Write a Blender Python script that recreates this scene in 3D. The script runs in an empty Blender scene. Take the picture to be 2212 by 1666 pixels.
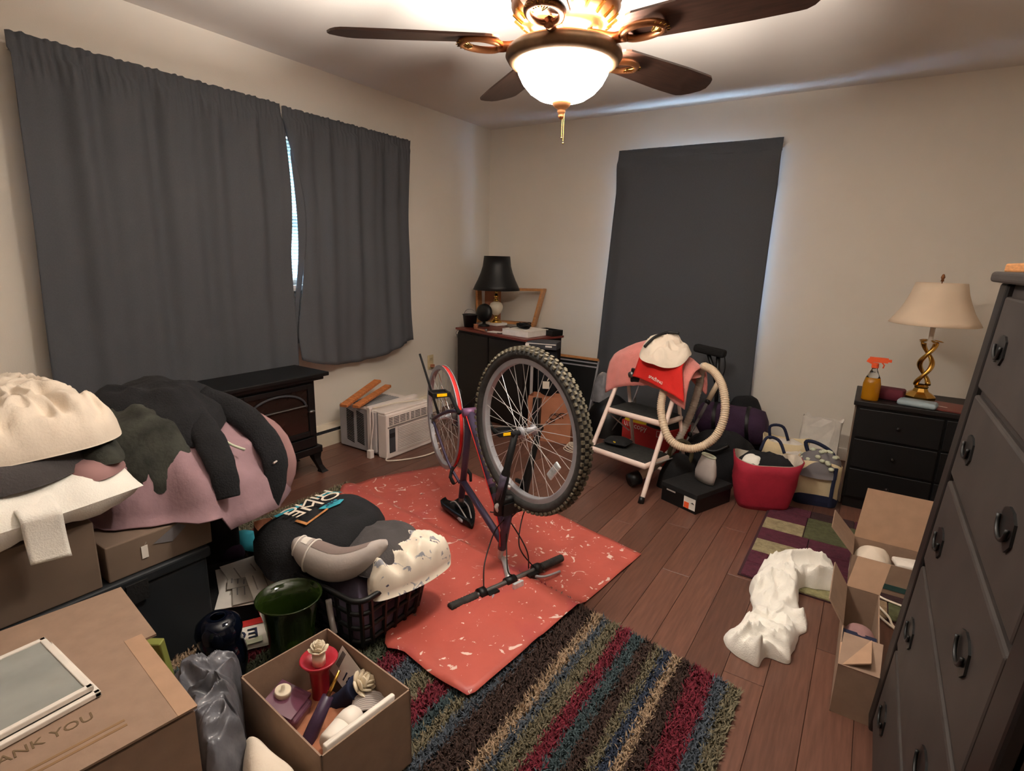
import bpy, math, random
from mathutils import Vector as V, Matrix, noise as N
sc = bpy.context.scene
C = sc.collection
rnd = random.Random(7)
pi = math.pi
sin, cos, rad = math.sin, math.cos, math.radians

# ---------------------------------------------------------------- camera, world, exposure
cd = bpy.data.cameras.new('camera'); cam = bpy.data.objects.new('camera', cd); C.objects.link(cam)
cd.sensor_fit = 'HORIZONTAL'; cd.sensor_width = 36; cd.lens = 19.367; cd.clip_start = .05
_R = [[0.836463, -0.145803, 0.528273], [0.547374, 0.175352, -0.818311], [0.026678, 0.973649, 0.226484]]
_M = Matrix(_R).to_4x4(); _M.translation = (3.1182, -4.3603, 1.3276)
cam.matrix_world = _M
sc.camera = cam
w = bpy.data.worlds.new('daylight'); sc.world = w; w.use_nodes = True
bg = w.node_tree.nodes['Background']; bg.inputs[0].default_value = (.50, .72, 1, 1); bg.inputs[1].default_value = 48.0
vs = sc.view_settings
vs.view_transform = 'Standard'; vs.look = 'None'; vs.exposure = 0.18; vs.gamma = 1; vs.use_curve_mapping = False
FANX, FANY, FANZ = 2.275, -2.83, 1.93
BULB_W, BOWL_E = 600.0, 92.0
bulb_col = (1, .945, .87)

# ---------------------------------------------------------------- materials
def lin(c):
    return tuple(((x/255)/12.92 if x/255 <= .04045 else ((x/255+.055)/1.055)**2.4) for x in c)
MATS = {}
def mat(name, rgb, rough=.6, metal=0, var=.10, vs_=12, bump=0, bs=80, trans=0, ior=1.45, emis=0, coat=0, translucent=0, stretch=None, wave=0, rnd_obj=0, alpha=1, sheen=0):
    if name in MATS: return MATS[name]
    m = bpy.data.materials.new(name); m.use_nodes = True; MATS[name] = m
    nt = m.node_tree; ns = nt.nodes; L = nt.links; b = ns['Principled BSDF']
    c = lin(rgb)
    tc = ns.new('ShaderNodeTexCoord'); mp = ns.new('ShaderNodeMapping'); L.new(tc.outputs['Object'], mp.inputs[0])
    if stretch: mp.inputs['Scale'].default_value = stretch
    nz = ns.new('ShaderNodeTexNoise'); nz.inputs['Scale'].default_value = vs_; nz.inputs['Detail'].default_value = 5
    L.new(mp.outputs[0], nz.inputs['Vector'])
    rp = ns.new('ShaderNodeValToRGB'); rp.color_ramp.elements[0].position = .3; rp.color_ramp.elements[1].position = .7
    rp.color_ramp.elements[0].color = tuple(max(0, x*(1-var)) for x in c)+(1,)
    rp.color_ramp.elements[1].color = tuple(min(1, x*(1+var)) for x in c)+(1,)
    L.new(nz.outputs['Fac'], rp.inputs[0]); out = rp.outputs[0]
    if rnd_obj:
        oi = ns.new('ShaderNodeObjectInfo'); hs = ns.new('ShaderNodeHueSaturation')
        mr = ns.new('ShaderNodeMapRange'); mr.inputs[3].default_value = 1-rnd_obj; mr.inputs[4].default_value = 1+rnd_obj
        L.new(oi.outputs['Random'], mr.inputs[0]); L.new(mr.outputs[0], hs.inputs['Value']); L.new(out, hs.inputs['Color']); out = hs.outputs[0]
    L.new(out, b.inputs['Base Color'])
    b.inputs['Roughness'].default_value = rough; b.inputs['Metallic'].default_value = metal; b.inputs['IOR'].default_value = ior
    b.inputs['Transmission Weight'].default_value = trans; b.inputs['Coat Weight'].default_value = coat
    b.inputs['Alpha'].default_value = alpha; b.inputs['Sheen Weight'].default_value = sheen
    if emis:
        b.inputs['Emission Color'].default_value = c+(1,); b.inputs['Emission Strength'].default_value = emis
    if bump:
        n2 = ns.new('ShaderNodeTexNoise'); n2.inputs['Scale'].default_value = bs; n2.inputs['Detail'].default_value = 4
        L.new(mp.outputs[0], n2.inputs['Vector'])
        bp = ns.new('ShaderNodeBump'); bp.inputs['Strength'].default_value = bump; bp.inputs['Distance'].default_value = .01
        L.new(n2.outputs['Fac'], bp.inputs['Height']); L.new(bp.outputs[0], b.inputs['Normal'])
    if translucent:
        tr = ns.new('ShaderNodeBsdfTranslucent'); mx = ns.new('ShaderNodeMixShader'); mx.inputs[0].default_value = translucent
        L.new(out, tr.inputs[0]); L.new(b.outputs[0], mx.inputs[1]); L.new(tr.outputs[0], mx.inputs[2])
        L.new(mx.outputs[0], ns['Material Output'].inputs[0])
    return m
def m(n): return MATS[n]
mat('wall', (226, 217, 204), .85, var=.02, vs_=3, bump=.08, bs=180)
mat('ceil', (222, 213, 204), .9, var=.02, vs_=3, bump=.06, bs=150)
mat('plank', (102, 69, 57), .34, var=.22, vs_=9, stretch=(9, .7, 9), rnd_obj=.22, bump=.04, bs=60)
mat('seam', (60, 32, 20), .7)
mat('white', (235, 226, 214), .5, var=.03)
mat('whitecloth', (242, 238, 228), .9, var=.05, bump=.25, bs=220, sheen=.3)
mat('cream', (226, 212, 194), .88, var=.05, bump=.15, bs=150)
mat('heater', (226, 212, 188), .5, var=.04)
mat('black', (11, 11, 12), .45, var=.2)
mat('blackmatte', (17, 16, 17), .85, var=.25, bump=.2, bs=120)
mat('blackcloth', (24, 24, 27), .95, var=.25, bump=.4, bs=160)
mat('charcoal', (72, 68, 68), .95, var=.15, bump=.3, bs=160)
mat('darkgray', (62, 62, 66), .8, var=.15)
mat('curtain', (84, 86, 91), .85, var=.06, vs_=200, translucent=.075, bump=.05, bs=300)
mat('fanwood', (62, 41, 32), .42, var=.35, vs_=7, stretch=(1.5, 14, 14), bump=.03)
mat('bronze', (150, 98, 62), .35, .75, var=.2, vs_=30)
mat('pewter', (120, 92, 66), .45, .5, var=.2, vs_=30)
mat('brass', (205, 160, 80), .22, 1, var=.15)
mat('chrome', (210, 208, 206), .3, .45, var=.05)
mat('alloy', (172, 172, 178), .4, .35, var=.1)
mat('steel', (120, 118, 116), .4, .8, var=.15)
mat('rubber', (52, 50, 48), .85, var=.3, vs_=40, bump=.2)
mat('treaddust', (104, 96, 80), .9, var=.4, vs_=25)
mat('purpleframe', (84, 74, 98), .38, .35, var=.15)
mat('pinkframe', (130, 90, 124), .4, .3, var=.15)
mat('redtape', (225, 50, 48), .6)
mat('amber', (255, 190, 20), .25, var=.15, vs_=60, emis=.25)  # faint glow put into the colour; the pedal reflectors are no lamps
mat('reflector', (215, 225, 230), .15, .3, var=.2, vs_=90)
mat('cardboard', (150, 124, 105), .8, var=.08, vs_=25, bump=.05)
mat('cardlight', (172, 138, 112), .8, var=.06, vs_=25)
mat('carddark', (116, 98, 84), .85, var=.08, vs_=8)
mat('oak', (190, 130, 78), .5, var=.25, vs_=10, stretch=(3, 3, 20))
mat('scrapwood', (190, 116, 66), .7, var=.3, vs_=8, stretch=(2, 12, 12))
mat('espresso', (18, 12, 11), .5, var=.3, vs_=8)
mat('chestwood', (52, 45, 42), .6, var=.2, vs_=10)
mat('cherry', (110, 48, 40), .4, var=.2)
mat('pinktowel', (226, 138, 130), .95, var=.1, bump=.5, bs=260, sheen=.3)
mat('mauve', (150, 120, 126), .92, var=.1, bump=.15)
mat('dustyrose', (150, 114, 112), .92, var=.1)
mat('red', (214, 36, 28), .8, var=.08, bump=.1)
mat('crimson', (168, 34, 56), .8, var=.12, vs_=20, bump=.15)
mat('hose', (214, 192, 164), .55, var=.06)
mat('stoolwhite', (238, 216, 204), .4, var=.03)
mat('grip', (40, 40, 38), .8, var=.5, vs_=45)
mat('acwhite', (226, 214, 206), .5, var=.04)
mat('acgray', (168, 166, 170), .6, var=.06)
mat('slot', (28, 26, 28), .8)
mat('paper', (228, 220, 210), .8, var=.08, vs_=18)
mat('graypaper', (166, 158, 148), .8, var=.08)
mat('kraft', (172, 112, 82), .85, var=.1, bump=.1)
mat('greenglass', (58, 80, 30), .08, trans=.75, var=.05)
mat('blueglass', (26, 36, 58), .06, trans=.8, var=.05)
mat('pinkglass', (150, 96, 120), .1, trans=.6, var=.1)
mat('clearglass', (235, 240, 240), .03, trans=1, var=0)
mat('olive', (128, 132, 62), .7)
mat('navy', (26, 32, 58), .85, var=.15)
mat('teal', (58, 160, 178), .8)
mat('bluebag', (58, 104, 164), .35, var=.15)
mat('yellow', (222, 186, 30), .85, bump=.2)
mat('maroon', (92, 26, 40), .8)
mat('plum', (58, 36, 62), .9, var=.2, bump=.2)
mat('graytrim', (176, 166, 160), .9, var=.05, bump=.1)
mat('graydark', (112, 108, 110), .9, var=.08)
mat('almond', (206, 186, 146), .6)
mat('beigetote', (214, 196, 158), .9, var=.08, bump=.2)
mat('orange', (240, 96, 50), .45)
mat('amberliquid', (196, 132, 20), .12, trans=.35, var=.08)
mat('tealtray', (150, 166, 172), .55)
mat('sageknit', (196, 200, 176), .95)
mat('plastic', (150, 150, 156), .25, trans=.35, var=.3, vs_=14)
mat('redcard', (186, 44, 40), .7, var=.06)
mat('redglass', (168, 40, 52), .25, var=.1)
mat('wax', (240, 226, 200), .6, var=.04, translucent=.15)
mat('darkpurple', (62, 44, 66), .35, var=.3)
mat('green', (40, 92, 78), .6)
mat('lampshade', (238, 216, 190), .85, var=.03, translucent=.2)
mat('bulbglass', (255, 214, 160), .4, emis=0)
# thin window glass
_b = bpy.data.materials.new('pane'); _b.use_nodes = True; MATS['pane'] = _b; _t = _b.node_tree
_x = _t.nodes.new('ShaderNodeBsdfTransparent'); _g = _t.nodes.new('ShaderNodeBsdfGlossy'); _g.inputs['Roughness'].default_value = .02; _mx = _t.nodes.new('ShaderNodeMixShader'); _mx.inputs[0].default_value = .05
_x.inputs[0].default_value = (.92, .95, .97, 1); _t.links.new(_x.outputs[0], _mx.inputs[1]); _t.links.new(_g.outputs[0], _mx.inputs[2]); _t.links.new(_mx.outputs[0], _t.nodes['Material Output'].inputs[0])
# lit frosted bowl
_b = bpy.data.materials.new('litbowl'); _b.use_nodes = True; MATS['litbowl'] = _b
_n = _b.node_tree.nodes; _n['Principled BSDF'].inputs['Base Color'].default_value = (.9, .8, .65, 1)
_n['Principled BSDF'].inputs['Emission Color'].default_value = (1, .93, .83, 1); _n['Principled BSDF'].inputs['Emission Strength'].default_value = BOWL_E

# ---------------------------------------------------------------- mesh helpers
def link(o, parent=None):
    C.objects.link(o)
    if parent is not None: o.parent = parent
    return o
def tag(o, label=None, cat=None, group=None, kind=None):
    if label: o['label'] = label
    if cat: o['category'] = cat
    if group: o['group'] = group
    if kind: o['kind'] = kind
    return o
def thing(name, label, cat, loc, rz=0, group=None):
    o = bpy.data.objects.new(name, None); link(o); o.empty_display_size = .05
    o.location = loc; o.rotation_euler = (0, 0, rz)
    return tag(o, label, cat, group)
def pmat(o): return Matrix.Translation(o.location) @ o.rotation_euler.to_matrix().to_4x4()
class MB:
    def __init__(s): s.v = []; s.f = []; s.mi = []; s.cur = 0
    def add(s, vs, fs):
        k = len(s.v); s.v += [tuple(p) for p in vs]
        for f in fs: s.f.append(tuple(i+k for i in f)); s.mi.append(s.cur)
        return s
    def box(s, c, d, rot=None, taper=1):
        hx, hy, hz = d[0]/2, d[1]/2, d[2]/2; c = V(c); P = []
        for z in (-1, 1):
            t = taper if z > 0 else 1
            for x, y in ((-1, -1), (1, -1), (1, 1), (-1, 1)):
                p = V((x*hx*t, y*hy*t, z*hz))
                P.append(c+((rot @ p) if rot is not None else p))
        return s.add(P, [(3, 2, 1, 0), (4, 5, 6, 7), (0, 1, 5, 4), (1, 2, 6, 5), (2, 3, 7, 6), (3, 0, 4, 7)])
    def b2(s, a, b):
        return s.box([(a[i]+b[i])/2 for i in range(3)], [abs(b[i]-a[i]) for i in range(3)])
    def rbox(s, c, d, r=.01, rot=None, n=4):      # box with rounded vertical edges and softened top and bottom
        hx, hy, hz = d[0]/2, d[1]/2, d[2]/2; r = min(r, hx*.98, hy*.98, hz*.98); rings = []; c = V(c)
        for (z, ins) in ((-hz, r*.6), (-hz+r*.5, 0), (hz-r*.5, 0), (hz, r*.6)):
            ring = []
            for q, (sx, sy) in enumerate(((1, 1), (-1, 1), (-1, -1), (1, -1))):
                for i in range(n+1):
                    a = q*pi/2+i*pi/2/n
                    p = V((sx*(hx-r)+(r-ins)*cos(a), sy*(hy-r)+(r-ins)*sin(a), z)); ring.append(c+((rot @ p) if rot is not None else p))
            rings.append(ring)
        return s.loft(rings, cap=True)
    def loft(s, rings, cap=False, closed=True):
        n = len(rings[0]); P = [p for r in rings for p in r]; F = []
        for k in range(len(rings)-1):
            for i in range(n if closed else n-1):
                j = (i+1) % n; F.append((k*n+i, k*n+j, (k+1)*n+j, (k+1)*n+i))
        if cap: F.append(tuple(reversed(range(n)))); F.append(tuple((len(rings)-1)*n+i for i in range(n)))
        return s.add(P, F)
    def cyl(s, a, b, r, r2=None, n=12, cap=True):
        return s.tube([a, b], [r, r if r2 is None else r2], n, cap)
    def tube(s, pts, r, n=8, cap=True, closed=False):
        pts = [V(p) for p in pts]; k = len(pts); rr = r if isinstance(r, (list, tuple)) else [r]*k
        rings = []; up = None
        for i, p in enumerate(pts):
            if closed: t = pts[(i+1) % k]-pts[i-1]
            else: t = pts[min(i+1, k-1)]-pts[max(i-1, 0)]
            t = t.normalized() if t.length > 1e-9 else V((0, 0, 1))
            if up is None:
                up = V((0, 0, 1)) if abs(t.z) < .9 else V((1, 0, 0))
            x = t.cross(up)
            if x.length < 1e-6: x = t.orthogonal()
            x.normalize(); up = x.cross(t).normalized()
            rings.append([p+(x*cos(2*pi*j/n)+up*sin(2*pi*j/n))*rr[i] for j in range(n)])
        if closed: rings.append(rings[0]); cap = False
        return s.loft(rings, cap)
    def lathe(s, prof, c=(0, 0, 0), n=24, ax=None, cap=False, ph=0):   # prof: (radius, height); ax rotates the z axis
        c = V(c); rings = []
        for r, z in prof:
            ring = []
            for i in range(n):
                a = 2*pi*i/n+ph; p = V((r*cos(a), r*sin(a), z)); ring.append(c+((ax @ p) if ax is not None else p))
            rings.append(ring)
        return s.loft(rings, cap)
    def ball(s, c, r, n=12, rot=None, e=1.0):
        r = (r, r, r) if not isinstance(r, (tuple, list)) else r; c = V(c); rings = []
        sg = lambda v: math.copysign(abs(v)**e, v)
        for k in range(n//2+1):
            t = -pi/2+pi*k/(n//2); ring = []
            for i in range(n):
                a = 2*pi*i/n; p = V((r[0]*sg(cos(t))*sg(cos(a)), r[1]*sg(cos(t))*sg(sin(a)), r[2]*sg(sin(t)))); ring.append(c+((rot @ p) if rot is not None else p))
            rings.append(ring)
        return s.loft(rings)
    def prism(s, poly, z0, z1, f=None):           # polygon in xy pulled up in z, f maps the point on
        n = len(poly); P = [(x, y, z0) for x, y in poly]+[(x, y, z1) for x, y in poly]
        if f: P = [f(V(p)) for p in P]
        return s.add(P, [tuple(reversed(range(n))), tuple(range(n, 2*n))]+[(i, (i+1) % n, n+(i+1) % n, n+i) for i in range(n)])
    def grid(s, fn, nu, nv):
        P = [fn(i/nu, j/nv) for j in range(nv+1) for i in range(nu+1)]
        F = [(j*(nu+1)+i, j*(nu+1)+i+1, (j+1)*(nu+1)+i+1, (j+1)*(nu+1)+i) for j in range(nv) for i in range(nu)]
        return s.add(P, F)
    def mound(s, outline, z0, h, n=56, nr=14, p=2.2, fold=.02, fs=9, seed=0, peak=None, st=(1, 1, 1), drop=0, crease=.5):
        # crumpled heap of cloth: outline is smoothed, height falls off to the rim, folds from noise
        o = smooth(outline, n); cx = sum(q[0] for q in o)/n; cy = sum(q[1] for q in o)/n
        if peak: cx, cy = peak
        zf = z0 if callable(z0) else (lambda x, y: z0)
        sd = V((seed*3.7, seed*1.3, seed*5.1)); rings = []
        for k in range(nr+1):
            t = k/nr; ring = []
            for q in o:
                x, y = cx+(q[0]-cx)*t, cy+(q[1]-cy)*t
                hh = h*max(0, 1-t**p)**.55
                a = V((x*st[0]*fs, y*st[1]*fs, hh*2))+sd
                f = (N.noise(a)+.5*N.noise(a*2.1))*(1-crease)+(.5-abs(N.noise(a*1.3+V((5, 2, 1)))))*1.4*crease
                e = min(1, (1-t)*5+.15)
                z = zf(x, y)+hh+f*fold*e
                g = fold*.6*(1-abs(2*t-1))
                if t == 1: z = zf(x, y)+.004
                ring.append((x+N.noise(a+V((9, 0, 0)))*g, y+N.noise(a+V((0, 9, 0)))*g, max(z, zf(x, y)+.002 if not drop else -9)))
            rings.append(ring)
        rings.append([(x, y, zf(x, y)-drop) for x, y, z in rings[-1]])
        k0 = len(s.v); s.loft(rings)
        s.f.append(tuple(k0+(nr+1)*n+i for i in reversed(range(n)))); s.mi.append(s.cur)
        return s
    def pillow(s, c, d, rot=None, n=16, wr=.006, seed=0, pw=2.6):
        c = V(c); P = []; F = []
        def pt(u, v, sg):
            x, y = 2*u-1, 2*v-1
            k = (max(0, 1-abs(x)**pw)*max(0, 1-abs(y)**pw))**.5
            px = x*d[0]/2*(1-.07*y*y); py = y*d[1]/2*(1-.07*x*x)
            q = V((px, py, sg*k*d[2]/2))
            q.z += wr*N.noise(V((px*14+seed, py*14, sg*3)))*min(1, k*3)
            return c+((rot @ q) if rot is not None else q)
        s.grid(lambda u, v: pt(u, v, 1), n, n); s.grid(lambda u, v: pt(1-u, v, -1), n, n)
        return s
    def build(s, name, ma, par=None, sm=False, world=True, kind=None):
        me = bpy.data.meshes.new(name); me.from_pydata(s.v, [], s.f)
        mats = ma if isinstance(ma, (list, tuple)) else [ma]
        for q in mats: me.materials.append(m(q) if isinstance(q, str) else q)
        if len(mats) > 1: me.polygons.foreach_set('material_index', s.mi)
        if sm: me.polygons.foreach_set('use_smooth', [True]*len(me.polygons))
        me.validate(); me.update()
        o = bpy.data.objects.new(name, me); link(o, par)
        if par is not None and world:
            if par.type == 'EMPTY': o.matrix_parent_inverse = pmat(par).inverted()
            elif par.parent is None: o.matrix_parent_inverse = Matrix.Translation(-par.location)
        if kind: o['kind'] = kind
        return o
def smooth(o, n):
    k = len(o); out = []
    for i in range(n):
        t = i/n*k; a = int(t); u = t-a
        p = [o[(a+j-1) % k] for j in range(4)]
        out.append(tuple(.5*(2*p[1][c]+(p[2][c]-p[0][c])*u+(2*p[0][c]-5*p[1][c]+4*p[2][c]-p[3][c])*u*u+(3*p[1][c]-p[0][c]-3*p[2][c]+p[3][c])*u**3) for c in range(2)))
    return out
def spline(pts, n):
    pts = [V(p) for p in pts]; k = len(pts); out = []
    for i in range(n+1):
        t = i/n*(k-1); a = min(int(t), k-2); u = t-a
        p = [pts[max(0, min(k-1, a+j-1))] for j in range(4)]
        out.append(.5*(2*p[1]+(p[2]-p[0])*u+(2*p[0]-5*p[1]+4*p[2]-p[3])*u*u+(3*p[1]-p[0]-3*p[2]+p[3])*u**3))
    return out
def one(mb, name, ma, label, cat, sm=False, group=None):       # a thing that is a single mesh, its origin at its base
    o = mb.build(name, ma, None, sm)
    xs = [v[0] for v in mb.v]; ys = [v[1] for v in mb.v]; z = min(v[2] for v in mb.v)
    q = V(((min(xs)+max(xs))/2, (min(ys)+max(ys))/2, z)); o.data.transform(Matrix.Translation(-q)); o.location = q
    return tag(o, label, cat, group)
def solid(o, t=.003, off=0):
    md = o.modifiers.new('solidify', 'SOLIDIFY'); md.thickness = t; md.offset = off; return o
def bevel(o, wd=.004, seg=2):
    md = o.modifiers.new('bevel', 'BEVEL'); md.width = wd; md.segments = seg; md.limit_method = 'ANGLE'; return o
def rot(ax, deg): return Matrix.Rotation(rad(deg), 3, ax)
def text(s, size, ma, par, M4, name='lettering', ext=.0006):   # flat lettering laid on a surface by the matrix M4
    cu = bpy.data.curves.new(name, 'FONT'); cu.body = s; cu.size = size; cu.extrude = ext; cu.align_x = 'CENTER'; cu.align_y = 'CENTER'; cu.resolution_u = 3
    t = bpy.data.objects.new(name, cu); C.objects.link(t)
    bpy.context.view_layer.update()
    me = bpy.data.meshes.new_from_object(t); bpy.data.objects.remove(t); bpy.data.curves.remove(cu)
    me.materials.clear(); me.materials.append(m(ma)); me.transform(M4)
    o = bpy.data.objects.new(name, me); link(o, par)
    if par is not None and par.type == 'EMPTY': o.matrix_parent_inverse = pmat(par).inverted()
    elif par is not None: o.matrix_parent_inverse = Matrix.Translation(-par.location)
    return o
def frame4(o, x, y):                                            # matrix with origin o, text x axis and y axis
    x = V(x).normalized(); y = V(y); z = x.cross(y).normalized(); y = z.cross(x)
    M4 = Matrix((x, y, z)).transposed().to_4x4(); M4.translation = V(o); return M4
def struct(mb, name, ma, par=None, sm=False):
    o = mb.build(name, ma, par, sm)
    if par is None: o['kind'] = 'structure'
    return o

# ---------------------------------------------------------------- room
RX, RY, H = 4.74, -5.6, 2.44
fl_ = struct(MB().b2((-.1, RY-.1, -.12), (RX+.1, .1, -.006)), 'floor', 'seam')
PW, PL = .125, 1.2
pm = MB().rbox((0, 0, -.003), (PW-.0016, PL-.002, .006), .0015, n=1)
plank0 = None
for i in range(int(RX/PW)+1):
    off = (i*.437) % 1
    y1 = 0.0; y0 = -PL*(.15+.85*off)
    while y1 > RY+.02:
        if plank0 is None: plank0 = pm.build('plank', 'plank', fl_); o = plank0
        else: o = plank0.copy(); link(o, fl_)
        o.location = (i*PW+PW/2, (y0+y1)/2, 0); o.scale = (1, (y1-y0)/PL, 1)
        y1 = y0; y0 = max(RY, y1-PL)
struct(MB().b2((-.1, RY-.1, H), (RX+.1, .1, H+.1)), 'ceiling', 'ceil')
# left wall with window opening, back wall with window opening
WL = dict(a=-3.15, b=-1.62, z0=1.12, z1=2.06)
WB = dict(a=1.38, b=2.34, z0=.84, z1=2.07)
lw = MB()
lw.b2((-.14, RY, 0), (0, WL['a'], H)); lw.b2((-.14, WL['b'], 0), (0, 0, H)); lw.b2((-.14, WL['a'], 0), (0, WL['b'], WL['z0'])); lw.b2((-.14, WL['a'], WL['z1']), (0, WL['b'], H))
struct(lw, 'wall_left', 'wall')
bw = MB()
bw.b2((-.14, 0, 0), (WB['a'], .14, H)); bw.b2((WB['b'], 0, 0), (RX, .14, H)); bw.b2((WB['a'], 0, 0), (WB['b'], .14, WB['z0'])); bw.b2((WB['a'], 0, WB['z1']), (WB['b'], .14, H))
struct(bw, 'wall_back', 'wall')
struct(MB().b2((RX, RY, 0), (RX+.1, 0, H)), 'wall_right', 'wall')
nw = MB(); nw.b2((0, RY-.1, 0), (1.5, RY, H)); nw.b2((2.5, RY-.1, 0), (RX, RY, H)); nw.b2((1.5, RY-.1, 2.05), (2.5, RY, H))
struct(nw, 'wall_front', 'wall')
struct(MB().b2((1.5, RY-.12, 0), (2.5, RY-.1, 2.05)), 'door_1', 'white')
for nm, a, b in (('baseboard_back', (1.3, -.014, 0), (RX, 0, .085)), ('baseboard_right', (RX-.014, RY, 0), (RX, -.02, .085))):
    struct(MB().b2(a, b), nm, 'white')
# windows: frame, sash, pane, sill
def window(name, axis, a, b, z0, z1):
    root = bpy.data.objects.new(name, None); link(root); root['kind'] = 'structure'
    def P(u, d, z): return (-d, u, z) if axis == 'y' else (u, d, z)     # d: depth outwards from the wall face
    root.location = P((a+b)/2, 0, z0)
    def bar(nm, u0, u1, za, zb, d0, d1, ma='white'):
        return MB().b2(P(u0, d0, za), P(u1, d1, zb)).build(nm, ma, root)
    for (u0, u1, za, zb) in ((a, a+.045, z0, z1), (b-.045, b, z0, z1), (a+.045, b-.045, z0, z0+.05), (a+.045, b-.045, z1-.05, z1)):
        bar('window_frame', u0, u1, za, zb, .04, .12)
    bar('meeting_rail', a+.045, b-.045, (z0+z1)/2-.02, (z0+z1)/2+.02, .06, .10)
    bar('window_pane', a+.04, b-.04, z0+.045, z1-.045, .078, .082, 'pane')
    return root, P
wr, PLW = window('window_1', 'y', WL['a'], WL['b'], WL['z0'], WL['z1'])
# casing and sill on the room side of the left window
for (u0, u1, za, zb, d) in ((WL['a']-.06, WL['b']+.06, WL['z0']-.035, WL['z0'], -.05), (WL['a']-.05, WL['b']+.05, WL['z0']-.11, WL['z0']-.04, -.016)):
    MB().b2(PLW(u0, .0, za), PLW(u1, d, zb)).build('window_sill', 'white', wr)
window('window_2', 'x', WB['a'], WB['b'], WB['z0'], WB['z1'])
# blinds in the left window
bl = thing('window_blind', 'white horizontal slat blind behind the gap between the grey curtains', 'blind', (-.02, (WL['a']+WL['b'])/2, WL['z0']))
MB().b2((-.035, WL['a']+.05, WL['z1']-.055), (-.003, WL['b']-.05, WL['z1']-.01)).build('headrail', 'white', bl)
sl0 = MB().box((0, 0, 0), (.026, WL['b']-WL['a']-.10, .0012), rot('Y', 38)).build('slat', mat('slatwhite', (225, 228, 228), .5, var=.02, translucent=.15), bl, world=False)
nsl = 42
for i in range(nsl):
    s_ = sl0 if i == 0 else link(sl0.copy(), bl)
    s_.location = (0, 0, .045+i*(WL['z1']-WL['z0']-.115)/(nsl-1)); 
MB().b2((-.033, WL['a']+.05, WL['z0']+.012), (-.007, WL['b']-.05, WL['z0']+.03)).build('bottom_rail', 'white', bl)
for yy in (-2.9, -2.30, -2.12, -1.75): MB().cyl((-.006, yy, WL['z0']+.02), (-.006, yy, WL['z1']-.03), .0015, n=5).build('ladder_cord', 'white', bl)
# hedge outside the left window, added to dim the sky between the slats
hg_ = MB()
hg_.mound([(-3.2, -6.5), (-2.2, -6.4), (-2.1, -2.5), (-2.2, 1.0), (-3.2, 1.2)], -.3, 2.9, 70, 14, p=9, fold=.25, fs=2.2, seed=77)
one(hg_, 'hedge', mat('hedge', (34, 46, 30), .9, var=.5, vs_=9, bump=1, bs=12), 'green hedge outside, added to dim the daylight seen through the blind between the curtains', 'hedge')
# baseboard heater along the left wall
ht = thing('baseboard_heater', 'cream baseboard heater running low along the wall behind the air conditioner', 'heater', (.03, -2.3, 0))
y0, y1 = -4.6, -.75
MB().b2((.0, y0, .0), (.05, y1, .092)).add([(0, y0, .118), (.045, y0, .118), (.02, y0, .15), (0, y0, .15), (0, y1, .118), (.045, y1, .118), (.02, y1, .15), (0, y1, .15)], [(0, 1, 2, 3), (7, 6, 5, 4), (0, 4, 5, 1), (1, 5, 6, 2), (2, 6, 7, 3)]).build('cover', 'heater', ht)
fn = MB()
for i in range(190): fn.box((.022, -2.9+i*.008, .105), (.034, .0025, .026))
fn.build('fins', 'darkgray', ht, kind='stuff')
MB().b2((0, y0, .092), (.006, y1, .118)).build('back_plate', 'slot', ht)
# wall outlet
ot = thing('wall_outlet', 'almond wall outlet with a brown cord plugged in beside the dark cabinet', 'outlet', (0, -.836, .43))
bevel(MB().b2((0, -.873, .372), (.007, -.80, .495)).build('cover_plate', 'almond', ot), .003)
for zz in (.405, .462):
    f = MB().rbox((.008, -.836, zz), (.006, .036, .03), .004).build('receptacle', 'almond', ot)
    MB().b2((.0108, -.845, zz-.006), (.0118, -.842, zz+.008)).b2((.0108, -.83, zz-.006), (.0118, -.827, zz+.008)).build('slot', 'slot', f)
MB().rbox((.026, -.836, .405), (.03, .028, .024), .005).build('plug', 'kraft', ot)
MB().tube(spline([(.04, -.836, .402), (.07, -.82, .36), (.085, -.80, .28), (.10, -.78, .15), (.12, -.74, .02)], 16), .0035, 6).build('cord', 'kraft', ot, True)
# ---------------------------------------------------------------- ceiling fan
fan = thing('ceiling_fan', 'bronze ceiling fan with five dark wooden blades and a lit frosted bowl', 'ceiling fan', (FANX, FANY, FANZ))
F3 = V((FANX, FANY, 0))
def fz(prof): return [(r, z) for r, z in prof]
MB().lathe([(.001, 2.44), (.075, 2.44), (.075, 2.42), (.06, 2.385), (.02, 2.37), (.014, 2.36)], F3, 28).build('canopy', 'bronze', fan, True)
MB().cyl(F3+V((0, 0, 2.12)), F3+V((0, 0, 2.38)), .013, n=14).build('downrod', 'bronze', fan, True)
mh = MB().lathe([(.0, 2.15), (.03, 2.15), (.045, 2.12), (.07, 2.11), (.12, 2.09), (.15, 2.055), (.155, 2.03), (.148, 2.022), (.153, 2.012), (.14, 1.985), (.115, 1.968), (.10, 1.965), (.10, 1.955), (.085, 1.945), (.06, 1.943), (.0, 1.943)], F3, 48).build('motor_housing', 'bronze', fan, True)
for i in range(20):
    a = 2*pi*i/20; q = F3+V((cos(a)*.133, sin(a)*.133, 1.978)); 
    MB().box(q, (.034, .007, .006), rot('Z', math.degrees(a)) @ rot('Y', -38)).build('vent_rib', 'brass', mh)
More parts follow.
